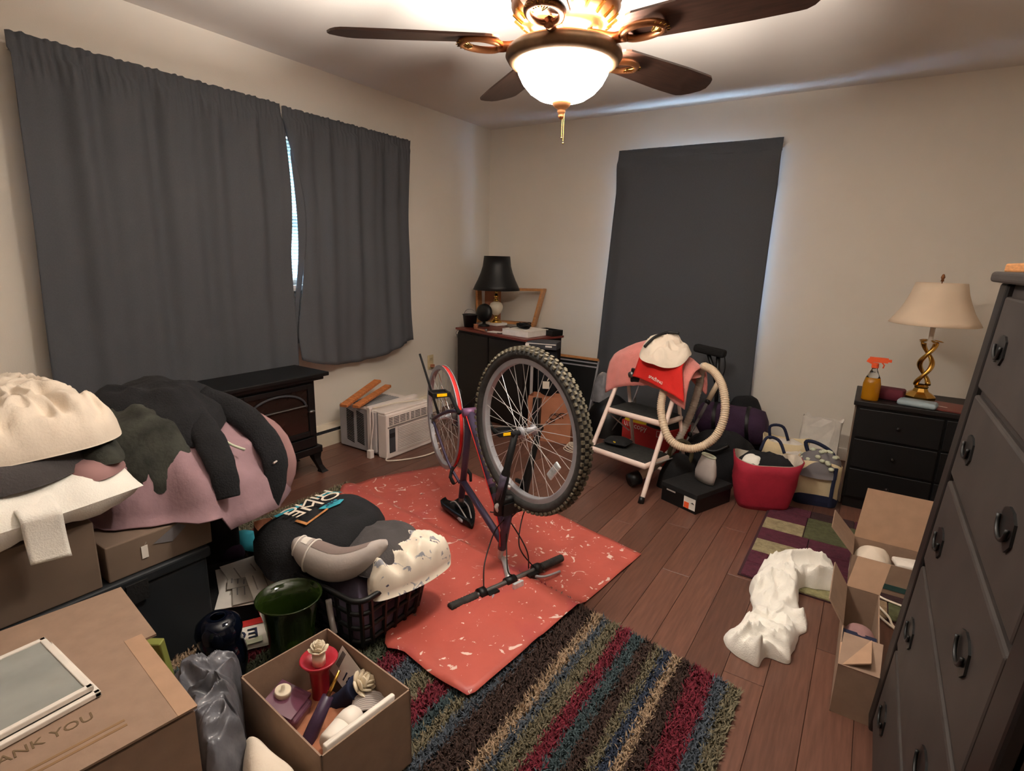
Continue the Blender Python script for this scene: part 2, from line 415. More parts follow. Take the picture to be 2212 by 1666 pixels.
# switch cup and stem to the light kit
MB().lathe([(.0, 1.945), (.055, 1.945), (.06, 1.935), (.058, 1.905), (.05, 1.895), (.03, 1.89), (.012, 1.885), (.010, 1.83), (.0, 1.83)], F3, 32).build('switch_cup', 'bronze', fan, True)
TH0 = 214.28
def blade_geo():
    mb = MB(); n = 26; rings = []
    for k in range(n+1):
        t = k/n; x = .185+t*(.665-.185)
        wd = .060+.017*min(1, t*1.6)
        if t > .86: wd *= max(.05, 1-((t-.86)/.14)**2.2*.85)
        if t < .06: wd *= .6+.4*(t/.06)**.7
        rings.append([(x, -wd*.92, .0), (x, -wd*.92, .006), (x, wd, .006), (x, wd, .0)])
    return mb.loft(rings, cap=True)
def iron_geo():
    mb = MB()
    # curved arm from the hub then a ring plate holding the blade
    mb.tube(spline([(.075, 0, .018), (.11, 0, .010), (.15, 0, -.006), (.19, 0, -.010)], 12), [.013, .012, .011, .010, .010, .0105, .011, .012, .013, .014, .015, .015, .015], 8)
    for sgn in (1, -1):
        mb.tube(spline([(.175, 0, -.008), (.195, sgn*.030, -.008), (.235, sgn*.042, -.005), (.275, sgn*.030, -.003), (.295, 0, -.003)], 16), .010, 8)
    return mb
bmesh0 = imesh0 = None
for k in range(5):
    a = TH0+72*k
    if bmesh0 is None:
        bb = blade_geo().build('blade', 'fanwood', fan, world=False); bmesh0 = bb
        ii = iron_geo().build('blade_iron', 'bronze', fan, True, world=False); imesh0 = ii
        sf = MB()
        for q in range(7):
            aa = rad(-60+20*q); sf.tube([(.262, 0, -.010), (.262+.045*cos(aa), .045*sin(aa), -.007)], [.004, .0015], 5)
        sfo = sf.build('shell_fan', 'brass', ii, True, world=False); scr0 = sfo
    else:
        bb = link(bmesh0.copy(), fan); ii = link(imesh0.copy(), fan); s2 = link(scr0.copy(), ii)
    bb.rotation_euler = (rad(-11), 0, rad(a)); ii.rotation_euler = (0, 0, rad(a))
    ii.location = (0, 0, -.012); bb.location = (0, 0, -.004)
MB().lathe([(.135, 1.905), (.152, 1.908), (.163, 1.899), (.166, 1.885), (.158, 1.872), (.150, 1.865), (.140, 1.862), (.134, 1.868), (.131, 1.89), (.135, 1.905)], F3, 56).build('light_rim', 'pewter', fan, True)
for i in range(3):
    a = 2*pi*i/3+.4
    MB().tube([F3+V((.05*cos(a), .05*sin(a), 1.90)), F3+V((.137*cos(a), .137*sin(a), 1.895))], .005, 6).build('rim_arm', 'bronze', fan)
MB().lathe([(.134, 1.878), (.133, 1.862), (.128, 1.842), (.115, 1.818), (.095, 1.796), (.07, 1.780), (.04, 1.771), (.012, 1.768), (.012, 1.771), (.04, 1.774), (.07, 1.783), (.094, 1.799), (.113, 1.821), (.125, 1.844), (.130, 1.862), (.131, 1.878)], F3, 56).build('glass_bowl', 'litbowl', fan, True)
fi = MB().lathe([(.0, 1.772), (.026, 1.772), (.028, 1.766), (.02, 1.755), (.011, 1.750), (.012, 1.745), (.010, 1.740), (.007, 1.737), (.009, 1.733), (.008, 1.728), (.003, 1.724), (0, 1.722)], F3, 24).build('finial', 'bronze', fan, True)
for dx, dy, ln in ((.004, 0, .062), (.012, -.004, .078)):
    ch = MB(); z = 1.735; 
    q = F3+V((dx, dy, 0))
    for i in range(int(ln/.0034)): ch.ball(q+V((0, 0, z-i*.0034)), .0013, 6)
    ch.ball(q+V((0, 0, z-ln)), .0025, 8)
    ch.build('pull_chain', 'brass', fan, True)
for i in range(2):
    a = rad(33)+pi*i; q = F3+V((.034*cos(a), .034*sin(a), 1.862))
    ld = bpy.data.lights.new('bulb_light', 'POINT'); ld.energy = BULB_W/2; ld.color = bulb_col; ld.shadow_soft_size = .018
    lo = bpy.data.objects.new('bulb_light', ld); link(lo, fan); lo.location = q-fan.location
    
# ---------------------------------------------------------------- curtains
def curtain(name, P, u0, u1, zt, zb, nu, nv, amp, label, seed=0, gather=1, edge0=None, edge1=None, bottom=None, flat=0, par=None, dmin=.064):
    """P(u,d,z): u along the wall, d out from the wall"""
    mb = MB()
    def fn(s, t):
        z1 = zb(s) if callable(zb) else zb
        z = zt+(z1-zt)*t
        a = u0+(edge0(t) if edge0 else 0); b = u1+(edge1(t) if edge1 else 0)
        u = a+(b-a)*s
        k = amp*(.35+.65*math.exp(-2.2*t))*(1-flat*t)
        d = .088+k*(sin(u*31+seed)+.6*sin(u*53+seed*2+1.3*t)+.8*N.noise(V((u*6+seed, t*1.5, 0))))
        if t < .05: d = .072+.005*sin(u*210+seed)*gather+.004*sin(u*87)*gather; z += .0022*sin(u*160+seed)*gather+.002*sin(u*63)*gather
        elif t < .10: d += .008*sin(u*210+seed)*gather*(1-(t-.05)/.05)
        d += .012*N.noise(V((u*3+seed, t*4, 7)))
        if bottom: d += bottom(s, t)
        return P(u, max(d, .064 if t < .06 else dmin), z)
    mb.grid(fn, nu, nv)
    return mb
PL_ = lambda u, d, z: (d, u, z)
PB_ = lambda u, d, z: (u, -d, z)
c1 = thing('curtain', 'wide dark grey curtain panel over the window behind the black stove', 'curtain', (.06, -2.8, .30), group='grey blackout curtains')
solid(curtain('', PL_, -3.425, -2.20, 2.16, .34, 170, 60, .019, '', 1, edge0=lambda t: -.05*t, edge1=lambda t: .04*math.sin(pi*min(1, t*2.2))*.6).build('panel', 'curtain', c1, True), .003)
c2 = thing('curtain', 'shorter grey curtain panel with a sagging hem hanging left of the corner', 'curtain', (.06, -1.65, .57), group='grey blackout curtains')
solid(curtain('', PL_, -2.19, -1.12, 2.15, lambda s: .655-.085*math.sin(pi*min(1, s*1.15))**.8+(.015 if s > .9 else 0), 140, 60, .019, '', 4,
    edge0=lambda t: .10*math.sin(pi*min(1, t*1.1))**1.5, edge1=lambda t: -.035*math.sin(pi*t)-.02*t,
    bottom=lambda s, t: -.03*max(0, 1-s*9)*sin(pi*t)+.05*max(0, t-.75)*4*math.sin(pi*s*3+.5)*.5+.02*t).build('panel', 'curtain', c2, True), .003)
# folded back leading edge of that panel, turned into the gap
fe = MB()
def fef(s, t):
    t_ = .16+.80*t; z = 2.15+(.70-2.15)*t_
    e = -2.19+.10*math.sin(pi*min(1, t_*1.1))**1.5
    wd = .055*sin(pi*min(1, t*1.05))**.7
    return (.085-.012*s+.01*sin(7*t), e-wd*s*(.4+.6*sin(3*t+1)**2)+.012*(1-s), z)
solid(fe.grid(fef, 5, 40).build('folded_edge', 'curtain', c2, True), .003)
rd = thing('curtain_rod', 'thin white rod carrying the two grey curtains on the left wall', 'curtain rod', (.055, -2.28, 2.12))
MB().cyl((.055, -3.44, 2.115), (.055, -1.11, 2.115), .006, n=10).build('rod', 'white', rd, True)
for yy in (-3.40, -1.15): MB().b2((0, yy-.008, 2.10), (.058, yy+.008, 2.125)).build('bracket', 'white', rd)
c3 = thing('curtain', 'flat grey curtain glowing faintly over the window behind the step stool', 'curtain', (1.83, -.07, .1), group='grey blackout curtains')
def c3b(s, t):
    r = .0
    if t > .6: r = .022*(t-.6)*2.5*N.noise(V((s*7+t*5, t*6-s*3, 3)))
    if t > .06: r -= min(1, (t-.06)*12)*.052*(math.exp(-(s*14)**2)+.7*math.exp(-((1-s)*14)**2))
    return r+.01*sin(pi*t)
solid(curtain('', PB_, 1.285, 2.455, 2.158, .10, 90, 60, .0016, '', 9, gather=.12, edge0=lambda t: -.11*t, edge1=lambda t: -.012*math.sin(pi*t), bottom=c3b, dmin=.026).build('panel', 'curtain', c3, True), .003)
MB().grid(lambda s, t: (1.285+1.17*s, -.0795-.004*sin(s*60)*t, 2.085-.012*t), 60, 2).build('rod_pocket_hem', 'curtain', c3, True)
r2 = thing('curtain_rod', 'thin white rod holding the curtain over the back window', 'curtain rod', (1.87, -.05, 2.12))
MB().cyl((1.28, -.052, 2.12), (2.46, -.052, 2.12), .006, n=10).build('rod', 'white', r2, True)
for xx in (1.30, 2.44): MB().b2((xx-.008, -.055, 2.105), (xx+.008, 0, 2.13)).build('bracket', 'white', r2)

# ---------------------------------------------------------------- electric stove
st = thing('electric_stove', 'black cast iron style electric stove heater standing below the wide curtain', 'stove', (.21, -2.57, 0))
sx0, sx1, sy0, sy1 = .13, .385, -2.82, -2.30
bevel(MB().b2((.105, -2.90, .606), (.435, -2.235, .63)).build('top_plate', 'black', st), .006, 3)
bevel(MB().b2((.115, -2.87, .585), (.415, -2.26, .606)).build('top_moulding', 'black', st), .006, 3)
bevel(MB().b2((sx0, sy0, .17), (sx1-.012, sy1, .585)).build('body', 'black', st), .004)
bevel(MB().b2((sx0-.01, sy0-.02, .125), (sx1+.012, sy1+.02, .17)).build('base_plinth', 'black', st), .006, 3)
# front with door: frame with arch window
yc = (sy0+sy1)/2
dr = bevel(MB().b2((sx1-.012, sy0+.03, .245), (sx1+.006, sy0+.06, .565)).b2((sx1-.012, sy1-.06, .245), (sx1+.006, sy1-.03, .565)).b2((sx1-.012, sy0+.06, .245), (sx1+.006, sy1-.06, .275)).b2((sx1-.012, sy0+.06, .535), (sx1+.006, sy1-.06, .565)).build('door', 'black', st), .003)
MB().b2((sx1-.010, sy0+.06, .275), (sx1-.004, sy1-.06, .535)).build('door_glass', mat('stoveglass', (38, 26, 22), .15), dr)
arch = [(sx1+.003, yc+.185*cos(a), .43+.095*sin(a)) for a in [pi*i/24 for i in range(25)]]
MB().tube(arch, .007, 6).build('door_arch', 'darkgray', dr, True)
MB().cyl((sx1+.004, yc-.19, .437), (sx1+.004, yc+.19, .437), .005, n=8).build('door_bar', 'steel', dr)
MB().ball((sx1+.02, sy1-.05, .40), (.012, .022, .009), 10).cyl((sx1, sy1-.05, .40), (sx1+.02, sy1-.05, .40), .005, n=8).build('door_handle', 'steel', dr, True)
MB().lathe([(0, .0), (.024, .0), (.022, .006), (0, .008)], (sx1+.006, yc-.01, .26), 20, Matrix(((0, 0, 1), (0, 1, 0), (-1, 0, 0)))).build('badge', 'kraft', st, True)
lp = bevel(MB().b2((sx1-.004, sy0+.03, .175), (sx1+.008, sy1-.03, .235)).build('control_panel', 'black', st), .003)
MB().cyl((sx1+.006, yc-.02, .20), (sx1+.022, yc-.02, .20), .010, n=14).build('knob', 'brass', lp, True)
lg = MB().loft([[(x+ox*t, y+oy*t, z) for x, y in ((-r, -r), (r, -r), (r, r), (-r, r))] for t, z, r in ((0, .13, .028), (.3, .09, .02), (.7, .045, .015), (1, .012, .018), (1.15, 0, .024))] if False else [[(-r+t, -r+t, z), (r+t, -r+t, z), (r+t, r+t, z), (-r+t, r+t, z)] for t, z, r in ((0, .13, .030), (.004, .09, .021), (.016, .045, .016), (.028, .014, .018), (.032, 0, .024))], cap=True)
l0 = None
for xx, yy, a in ((sx1-.02, sy1-.02, 0), (sx0+.02, sy1-.02, 90), (sx0+.02, sy0+.02, 180), (sx1-.02, sy0+.02, 270)):
    if l0 is None: l0 = lg.build('leg', 'black', st, world=False); o = l0
    else: o = link(l0.copy(), st)
    o.location = V((xx, yy, 0))-st.location; o.rotation_euler = (0, 0, rad(a))

# ---------------------------------------------------------------- window air conditioner
ac = thing('air_conditioner', 'white window air conditioner sitting on the floor against the left wall', 'air conditioner', (.36, -1.70, 0))
ax0, ax1, ay0, ay1, ah = .10, .50, -1.915, -1.475, .315
bevel(MB().b2((ax0, ay0+.015, .01), (ax1-.005, ay1-.015, ah-.012)).build('case', 'acgray', ac), .006)
bevel(MB().b2((ax0+.01, ay0+.012, ah-.012), (ax1, ay1-.012, ah)).build('lid', 'acwhite', ac), .003)
# side louvre slots (near side faces -y)
for c_ in range(2):
    for i in range(18):
        z = .06+i*.0125; x = .175+c_*.10
        MB().box((x+.035-.0, ay0+.0145, z), (.072, .004, .006), rot('Y', 14)).build('side_slot', 'slot', ac)
MB().b2((.16, ay0+.05, ah), (.40, ay1-.08, ah+.003)).build('top_vent', mat('ventgray', (120, 112, 104), .7), ac)
for i in range(9): MB().b2((.165+i*.026, ay0+.055, ah+.003), (.177+i*.026, ay1-.085, ah+.006)).build('vent_bar', 'acgray', ac)
# mounting flange and accordion side panel
bevel(MB().b2((.405, ay0-.012, .0), (.435, ay0+.012, ah+.012)).build('side_rail', 'acwhite', ac), .003)
MB().b2((.440, ay0-.004, .03), (.475, ay0+.012, ah-.01)).build('accordion_panel', mat('accord', (190, 182, 180), .6), ac)
bevel(MB().b2((.395, ay0-.012, ah), (.43, ay1+.012, ah+.022)).build('top_rail', 'acwhite', ac), .003)
# front bezel
fb = bevel(MB().b2((ax1-.01, ay0, .0), (.575, ay1, ah-.01)).build('front_bezel', 'acwhite', ac), .010, 3)
bevel(MB().b2((ax1-.01, ay0, ah-.012), (.560, ay1, ah+.004)).build('bezel_top', 'acwhite', ac), .008, 3)
for j in range(2):
    ya = ay0+.025+j*.205; 
    pn = MB().b2((.574, ya, .228), (.5765, ya+.185, .285)).build('air_outlet', 'slot', ac)
    for i in range(6): MB().b2((.575, ya, .230+i*.0105), (.580, ya+.185, .234+i*.0105)).build('outlet_slat', 'acwhite', pn)
    for q in range(3): MB().b2((.575, ya+.03+q*.06, .228), (.579, ya+.036+q*.06, .285)).build('outlet_vane', 'acwhite', pn)
MB().b2((.574, ay0+.01, .214), (.578, ay1-.005, .221)).build('seam_line', mat('seamgray', (120, 112, 110), .7), ac)
gr = MB().b2((.574, ay0+.10, .035), (.5755, ay1-.02, .208)).build('intake_grille', mat('seamgray', (120, 112, 110), .7), ac)
for i in range(15): MB().b2((.575, ay0+.10, .037+i*.0115), (.580, ay1-.02, .0445+i*.0115)).build('grille_slat', 'acwhite', gr)
cp = MB().b2((.574, ay0+.022, .04), (.5775, ay0+.075, .205)).build('control_panel', 'darkgray', ac)
MB().b2((.577, ay0+.024, .145), (.579, ay0+.073, .175)).build('display', 'slot', cp)
MB().tube(spline([(.46, ay0-.01, ah+.01), (.47, ay0-.02, .22), (.462, ay0-.03, .12), (.455, ay0-.035, .06)], 14), .004, 6).build('cord_drop', 'acwhite', ac, True)
bevel(MB().b2((.44, ay0-.055, .0), (.475, ay0-.022, .055)).build('plug_block', 'acwhite', ac), .003)
MB().tube(spline([(.56, ay0+.01, .008), (.60, ay0-.02, .006), (.68, ay0+.08, .006), (.73, ay0+.22, .006), (.72, ay0+.36, .006), (.66, ay0+.45, .006), (.60, ay0+.43, .006)], 40), .005, 6).build('power_cord', 'cream', ac, True)
MB().tube(spline([(.52, ay1-.03, ah+.008), (.50, -1.6, ah+.014), (.47, -1.75, ah+.02), (.45, ay0+.0, ah+.018)], 16), .005, 6).build('top_cord', 'cream', ac, True)
# two boards lying on top of it
for i, (p, q, wd, lab) in enumerate((((.30, -2.03, .348), (.17, -1.60, .425), .055, 'upper split reddish board lying across the air conditioner'), ((.36, -1.98, .342), (.235, -1.56, .39), .05, 'lower rough board lying beside another on the air conditioner'))):
    p, q = V(p), V(q); d = (q-p).normalized(); s_ = d.cross(V((0, 0, 1))).normalized(); u_ = s_.cross(d)
    R3 = Matrix((d, s_, u_)).transposed()
    b_ = MB().box((p+q)/2, ((q-p).length, wd, .020), R3)
    o = one(b_, 'wood_board', 'scrapwood', lab, 'board', group='boards on the air conditioner'); bevel(o, .003)
# ---------------------------------------------------------------- shag rug with stripes
STR = [(2.90, 'ol'), (2.862, 'bl'), (2.79, 'rd'), (2.742, 'br'), (2.712, 'tn'), (2.68, 'nb'), (2.652, 'ol'), (2.605, 'br'), (2.562, 'tl'), (2.515, 'rd'), (2.462, 'ol'), (2.434, 'bl'), (2.398, 'tn'), (2.30, 'br'), (2.265, 'bl'), (2.225, 'ol'), (2.19, 'tl'), (2.125, 'rd'), (2.06, 'ol'), (1.985, 'bl'), (1.915, 'rd'), (1.83, 'gr'), (1.76, 'br'), (1.70, 'ol'), (1.64, 'bl'), (1.57, 'gr'), (1.50, 'rd'), (1.42, 'tl'), (1.36, 'tn'), (1.27, 'br'), (1.2, 'bl'), (1.12, 'gr'), (1.04, 'rd'), (.98, 'tl'), (.90, 'br'), (.83, 'gr'), (.76, 'rd'), (.5, 'ol')]
SC = dict(ol=(120, 112, 90), bl=(82, 90, 100), rd=(122, 38, 54), br=(70, 52, 46), tn=(166, 142, 116), nb=(58, 68, 88), tl=(70, 86, 90), gr=(88, 92, 74))
SCL = {k: lin(v) for k, v in SC.items()}
def stripe(x):
    for a, k in STR:
        if x >= a: return SCL[k]
    return SCL['ol']
def attr_mat(name, rough=.95):
    mt = bpy.data.materials.new(name); mt.use_nodes = True; MATS[name] = mt
    n = mt.node_tree.nodes; a = n.new('ShaderNodeAttribute'); a.attribute_name = 'col'
    mt.node_tree.links.new(a.outputs['Color'], n['Principled BSDF'].inputs['Base Color']); n['Principled BSDF'].inputs['Roughness'].default_value = rough
    return mt
attr_mat('shag'); attr_mat('patch')
def colour_attr(o, cols):
    at = o.data.color_attributes.new('col', 'FLOAT_COLOR', 'POINT')
    at.data.foreach_set('color', [c for col in cols for c in (col[0], col[1], col[2], 1)])
def rug_top(x): return -2.70+(2.95-x)*.165
rug = thing('shag_rug', 'striped shag rug in blue, red, brown and tan under the red drop cloth', 'rug', (2.0, -3.3, 0))
mb = MB(); cols = []; nx = 240
def rf(s, t):
    x = .66+2.285*s; y = rug_top(x)+(-4.35-rug_top(x))*t
    return (x, y, .004)
mb.grid(rf, nx, 4); cols = [stripe(v[0]) for v in mb.v]
k0 = len(mb.v)
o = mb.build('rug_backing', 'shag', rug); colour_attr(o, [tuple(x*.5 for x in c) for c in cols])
mb = MB(); cols = []
r_ = random.Random(3)
def tuft(x, y, h, ln, wd):
    a = r_.uniform(0, 2*pi); b = a+pi/2
    lx, ly = cos(a)*ln, sin(a)*ln; wx_, wy_ = cos(b)*wd, sin(b)*wd
    k = len(mb.v)
    mb.v += [(x-wx_, y-wy_, .004), (x+wx_, y+wy_, .004), (x+lx*.5-wx_*.8, y+ly*.5-wy_*.8, h*.75), (x+lx*.5+wx_*.8, y+ly*.5+wy_*.8, h*.75), (x+lx, y+ly, h)]
    mb.f += [(k, k+1, k+3, k+2), (k+2, k+3, k+4)]; mb.mi += [0, 0]
    c = stripe(x+r_.gauss(0, .004)); q = r_.uniform(.7, 1.3); c = tuple(min(1, v*q) for v in c); cols.extend([c]*5)
def dens(x0, x1, y0, y1, n, h):
    for i in range(n):
        x = r_.uniform(x0, x1); y = r_.uniform(y0, y1)
        if y > rug_top(x)-.004: continue
        tuft(x, y, h*r_.uniform(.6, 1.15), r_.uniform(.004, .020), r_.uniform(.0016, .003))
dens(2.0, 2.945, -3.7, -2.5, 52000, .022)
dens(1.3, 2.0, -3.75, -3.1, 16000, .02)
dens(.66, 1.6, -3.5, -2.3, 16000, .018)
o = mb.build('pile', 'shag', rug, kind='stuff'); colour_attr(o, cols)

# ---------------------------------------------------------------- patchwork rug
prug = thing('patchwork_rug', 'small rug of maroon, olive and beige rectangles beside the dark dresser', 'rug', (3.15, -1.5, 0), rad(3))
base = MB().b2((2.79, -1.99, .0), (3.75, -1.10, .006)).build('rug_backing', mat('rugdark', (60, 34, 40), .95), prug)
PC = {'m': (84, 36, 52), 'o': (84, 86, 58), 'b': (150, 138, 106), 't': (140, 116, 90), 'n': (58, 36, 38), 'g': (136, 130, 92)}
for k, c in PC.items(): mat('patch_'+k, c, .95, var=.25, vs_=40, bump=.7, bs=140)
rows = [(-1.99, -1.86, [(2.80, 2.90, 'm'), (2.90, 3.02, 'n'), (3.02, 3.18, 'g'), (3.18, 3.34, 't'), (3.34, 3.74, 'o')]), (-1.86, -1.74, [(2.80, 2.88, 'm'), (2.88, 3.10, 'm'), (3.10, 3.30, 'm'), (3.30, 3.74, 'n')]), (-1.74, -1.60, [(2.80, 3.0, 'b'), (3.0, 3.2, 'm'), (3.2, 3.45, 't'), (3.45, 3.74, 'o')]), (-1.60, -1.46, [(2.80, 3.02, 'm'), (3.02, 3.30, 'm'), (3.30, 3.74, 'm')]), (-1.46, -1.32, [(2.80, 2.99, 'b'), (2.99, 3.28, 'o'), (3.28, 3.74, 'o')]), (-1.32, -1.20, [(2.80, 2.99, 'm'), (2.99, 3.28, 'o'), (3.28, 3.74, 'n')]), (-1.20, -1.10, [(2.80, 3.0, 'm'), (3.0, 3.2, 'n'), (3.2, 3.74, 'm')])]
for ya, yb, cells in rows:
    for xa, xb, k in cells: bevel(MB().b2((xa+.002, ya+.002, .004), (xb-.002, yb-.002, .013)).build('patch', 'patch_'+k, base), .003)

# ---------------------------------------------------------------- red drop cloth with paint splashes
mt = mat('dropcloth', (186, 88, 76), .45, var=.10, vs_=5, bump=.12, bs=30)
nt = mt.node_tree; ns = nt.nodes; L = nt.links; b = ns['Principled BSDF']; src = b.inputs['Base Color'].links[0].from_socket; vec = [n for n in ns if n.type == 'MAPPING'][0].outputs[0]
def splat(src, scale, thr, col, soft, dist):
    n1 = ns.new('ShaderNodeTexNoise'); n1.inputs['Scale'].default_value = scale; n1.inputs['Detail'].default_value = 3; n1.inputs['Distortion'].default_value = dist; L.new(vec, n1.inputs['Vector'])
    mr = ns.new('ShaderNodeMapRange'); mr.inputs[1].default_value = thr; mr.inputs[2].default_value = thr+soft; L.new(n1.outputs['Fac'], mr.inputs[0])
    mx = ns.new('ShaderNodeMix'); mx.data_type = 'RGBA'; L.new(mr.outputs[0], mx.inputs[0]); L.new(src, mx.inputs[6]); mx.inputs[7].default_value = lin(col)+(1,)
    return mx.outputs[2]
s1 = splat(src, 3.3, .60, (176, 76, 78), .12, .5)
s1 = splat(s1, 16, .66, (228, 196, 184), .02, 1.2)
s1 = splat(s1, 34, .675, (232, 206, 196), .02, .8)
s1 = splat(s1, 11, .715, (124, 92, 84), .03, .4)
s1 = splat(s1, 5.2, .70, (222, 178, 168), .04, 2.0)
L.new(s1, b.inputs['Base Color'])
dc = [(2.386, -2.084), (2.33, -2.62), (2.268, -3.23), (2.235, -3.235), (2.09, -3.225), (1.96, -3.20), (1.90, -3.225), (1.85, -3.17), (1.55, -2.98), (1.15, -2.73), (.80, -2.50), (.71, -2.40), (.74, -2.2), (.85, -1.95), (.955, -1.745), (1.0, -1.735), (1.5, -1.85), (2.0, -1.985)]
def inpoly(x, y):
    r = False; n = len(dc)
    for i in range(n):
        (x1, y1), (x2, y2) = dc[i], dc[i-1]
        if (y1 > y) != (y2 > y) and x < (x2-x1)*(y-y1)/(y2-y1)+x1: r = not r
    return r
mb = MB(); nb_, nr = 160, 26; rings = []
oc = []
peri = [0]
for i in range(len(dc)): peri.append(peri[-1]+math.dist(dc[i], dc[(i+1) % len(dc)]))
for i in range(nb_):
    d = peri[-1]*i/nb_
    for k in range(len(dc)):
        if peri[k] <= d <= peri[k+1]:
            u = (d-peri[k])/(peri[k+1]-peri[k]); a_, b_ = dc[k], dc[(k+1) % len(dc)]; oc.append((a_[0]+(b_[0]-a_[0])*u, a_[1]+(b_[1]-a_[1])*u)); break
cx, cy = 1.65, -2.5
for k in range(nr+1):
    t = 1-(1-k/nr)**1.0; ring = []
    for q in oc:
        x, y = cx+(q[0]-cx)*max(t, .002), cy+(q[1]-cy)*max(t, .002)
        onrug = min(1, max(0, (rug_top(x)+.02-y)/.05))
        z = .004+.024*onrug+.004*abs(N.noise(V((x*7, y*7, 0))))+.006*max(0, N.noise(V((x*2.3+y*5, y*3-x*4, 4))))
        # long fold creases
        for (px, py, qx, qy, hh) in ((2.0, -3.1, 2.22, -3.22, .010), (1.0, -1.95, 1.5, -1.78, .010), (1.2, -2.2, 2.3, -2.5, .006), (1.6, -1.9, 1.7, -3.0, .005), (1.3, -2.9, 2.3, -2.9, .006)):
            dx, dy = qx-px, qy-py; tt = max(0, min(1, ((x-px)*dx+(y-py)*dy)/(dx*dx+dy*dy))); dd = math.hypot(x-px-dx*tt, y-py-dy*tt)
            z += hh*math.exp(-(dd/.02)**2)
        ring.append((x, y, z))
    rings.append(ring)
mb.loft(rings)
dro = one(mb, 'drop_cloth', 'dropcloth', 'red plastic drop cloth with white paint splashes spread under the upturned bicycle', 'drop cloth', True); solid(dro, .0015, 1)

# ---------------------------------------------------------------- bicycle, upside down on saddle and handlebar
bk = thing('bicycle', 'purple mountain bicycle standing upside down on the red drop cloth', 'bicycle', (1.7, -2.42, 0))
U = V((cos(rad(148)), sin(rad(148)), 0)); LT = V((-U.y, U.x, 0)); B0 = V((1.49, -2.28, 0))
def B(s_, z, l=0): return B0+U*s_+LT*l+V((0, 0, z))
FC = V((2.051, -2.586, .665)); RC = B(.30, .465)
def wheel(cn, ang, name, tyre, nsp=36):
    d = V((cos(rad(ang)), sin(rad(ang)), 0)); n = V((-d.y, d.x, 0)); up = V((0, 0, 1))
    R3 = Matrix((d, up, n)).transposed()         # local x,y in the wheel plane, z = axle
    def circ(r, zz, k): return cn+d*(r*cos(k))+up*(r*sin(k))+n*zz
    def ringmesh(prof, ns=72):
        mb = MB(); rings = []
        for i in range(ns+1):
            a = 2*pi*i/ns; rings.append([circ(r, z, a) for r, z in prof])
        return mb.loft(rings)
    if tyre:
        pr_ = [(.307+.024*cos(t), .025*sin(t)) for t in [2*pi*i/14 for i in range(14)]]
        root = ringmesh(pr_).build(name, 'rubber', bk, True)
        tr = MB()
        for i in range(76):
            a = 2*pi*i/76
            for j, zz in enumerate((-.021, -.008, .008, .021)):
                aa = a+(.02 if j % 2 else -.02); rr = .331 if abs(zz) < .015 else .324
                c_ = circ(rr, zz, aa); er = (d*cos(aa)+up*sin(aa)); et = (-d*sin(aa)+up*cos(aa))
                M3 = Matrix((er, et, n)).transposed()
                tr.box(c_, (.009, .013, .011), M3)
        tr.build('tread', 'treaddust', root, kind='stuff')
        rim = [(.266, -.012), (.270, -.0135), (.288, -.0135), (.288, .0135), (.270, .0135), (.266, .012)]
    else:
        rim = [(.262, -.011), (.266, -.0135), (.286, -.0135), (.286, -.010), (.279, -.009), (.279, .009), (.286, .010), (.286, .0135), (.266, .0135), (.262, .011)]
        root = ringmesh([(.2795, -.0088), (.2815, -.0088), (.2815, .0088), (.2795, .0088)]).build(name, 'redtape', bk, True)
    ringmesh(rim).build('rim', 'alloy', root)
    Rz = Matrix((d, up, n)).transposed()
    MB().lathe([(0, -.05), (.006, -.05), (.006, -.04), (.012, -.038), (.022, -.034), (.022, -.030), (.013, -.026), (.012, .026), (.022, .030), (.022, .034), (.012, .038), (.006, .04), (.006, .05), (0, .05)], cn, 20, Rz).build('hub', 'alloy', root, True)
    for i in range(nsp):
        a = 2*pi*i/nsp; sd = 1 if i % 2 else -1; cr = (.42 if (i//2) % 2 else -.42)
        MB().tube([circ(.021, sd*.032, a+cr*3.0), circ(.267, sd*.004, a)], .0012, 5).build('spoke', 'chrome', root)
    return root, circ, d, n, up
fw, fc, fd, fn_, fup = wheel(FC, 161.6, 'front_wheel', True)
rw, rc, rd_, rn, rup = wheel(RC, 148, 'rear_wheel', False)
# wheel reflector on the front wheel
ang = math.radians(-42)
for k_, (a0, rr) in enumerate(((-48, .20), )):
    pass
# lower right of the wheel in the photograph: towards the camera side
def refl(circ, root, cn, d, up, n, a, r):
    er = d*cos(a)+up*sin(a); et = -d*sin(a)+up*cos(a)
    bevel(MB().box(cn+er*r-n*.004, (.032, .085, .010), Matrix((er, et, n)).transposed()).build('spoke_reflector', 'reflector', root), .008, 3)
refl(fc, fw, FC, fd, fup, fn_, rad(180+37), .195)
MB().cyl(FC-fn_*.068, FC+fn_*.068, .0045, n=8).build('axle', 'steel', fw)
# valve
# frame tubes
tb = lambda pts, r, nm, ma='purpleframe', n=12: MB().tube(pts, r, n).build(nm, ma, bk, True)
BB = B(-.10, .60)
HT, HB = B(-.575, .33), B(-.505, .095)
tb([HT, HB], .019, 'head_tube')
tb([BB, B(-.532, .20)], .020, 'down_tube')
tb([B(.0, .21), B(-.515, .125)], .0165, 'top_tube')
tb([BB, B(.012, .115)], .0165, 'seat_tube')
tb([B(.010, .13), B(.018, .065)], .0135, 'seat_post', 'steel')
for l in (-1, 1):
    tb(spline([BB+LT*l*.02, B(.08, .56, l*.05), B(.28, .468, l*.066)], 8), .009, 'chain_stay')
    tb(spline([B(0, .20, l*.015), B(.10, .285, l*.045), B(.28, .452, l*.066)], 8), .0075, 'seat_stay')
    MB().box(B(.292, .46, l*.066), (.045, .005, .05), Matrix((U, LT, V((0, 0, 1)))).transposed()).build('dropout', 'steel', bk)
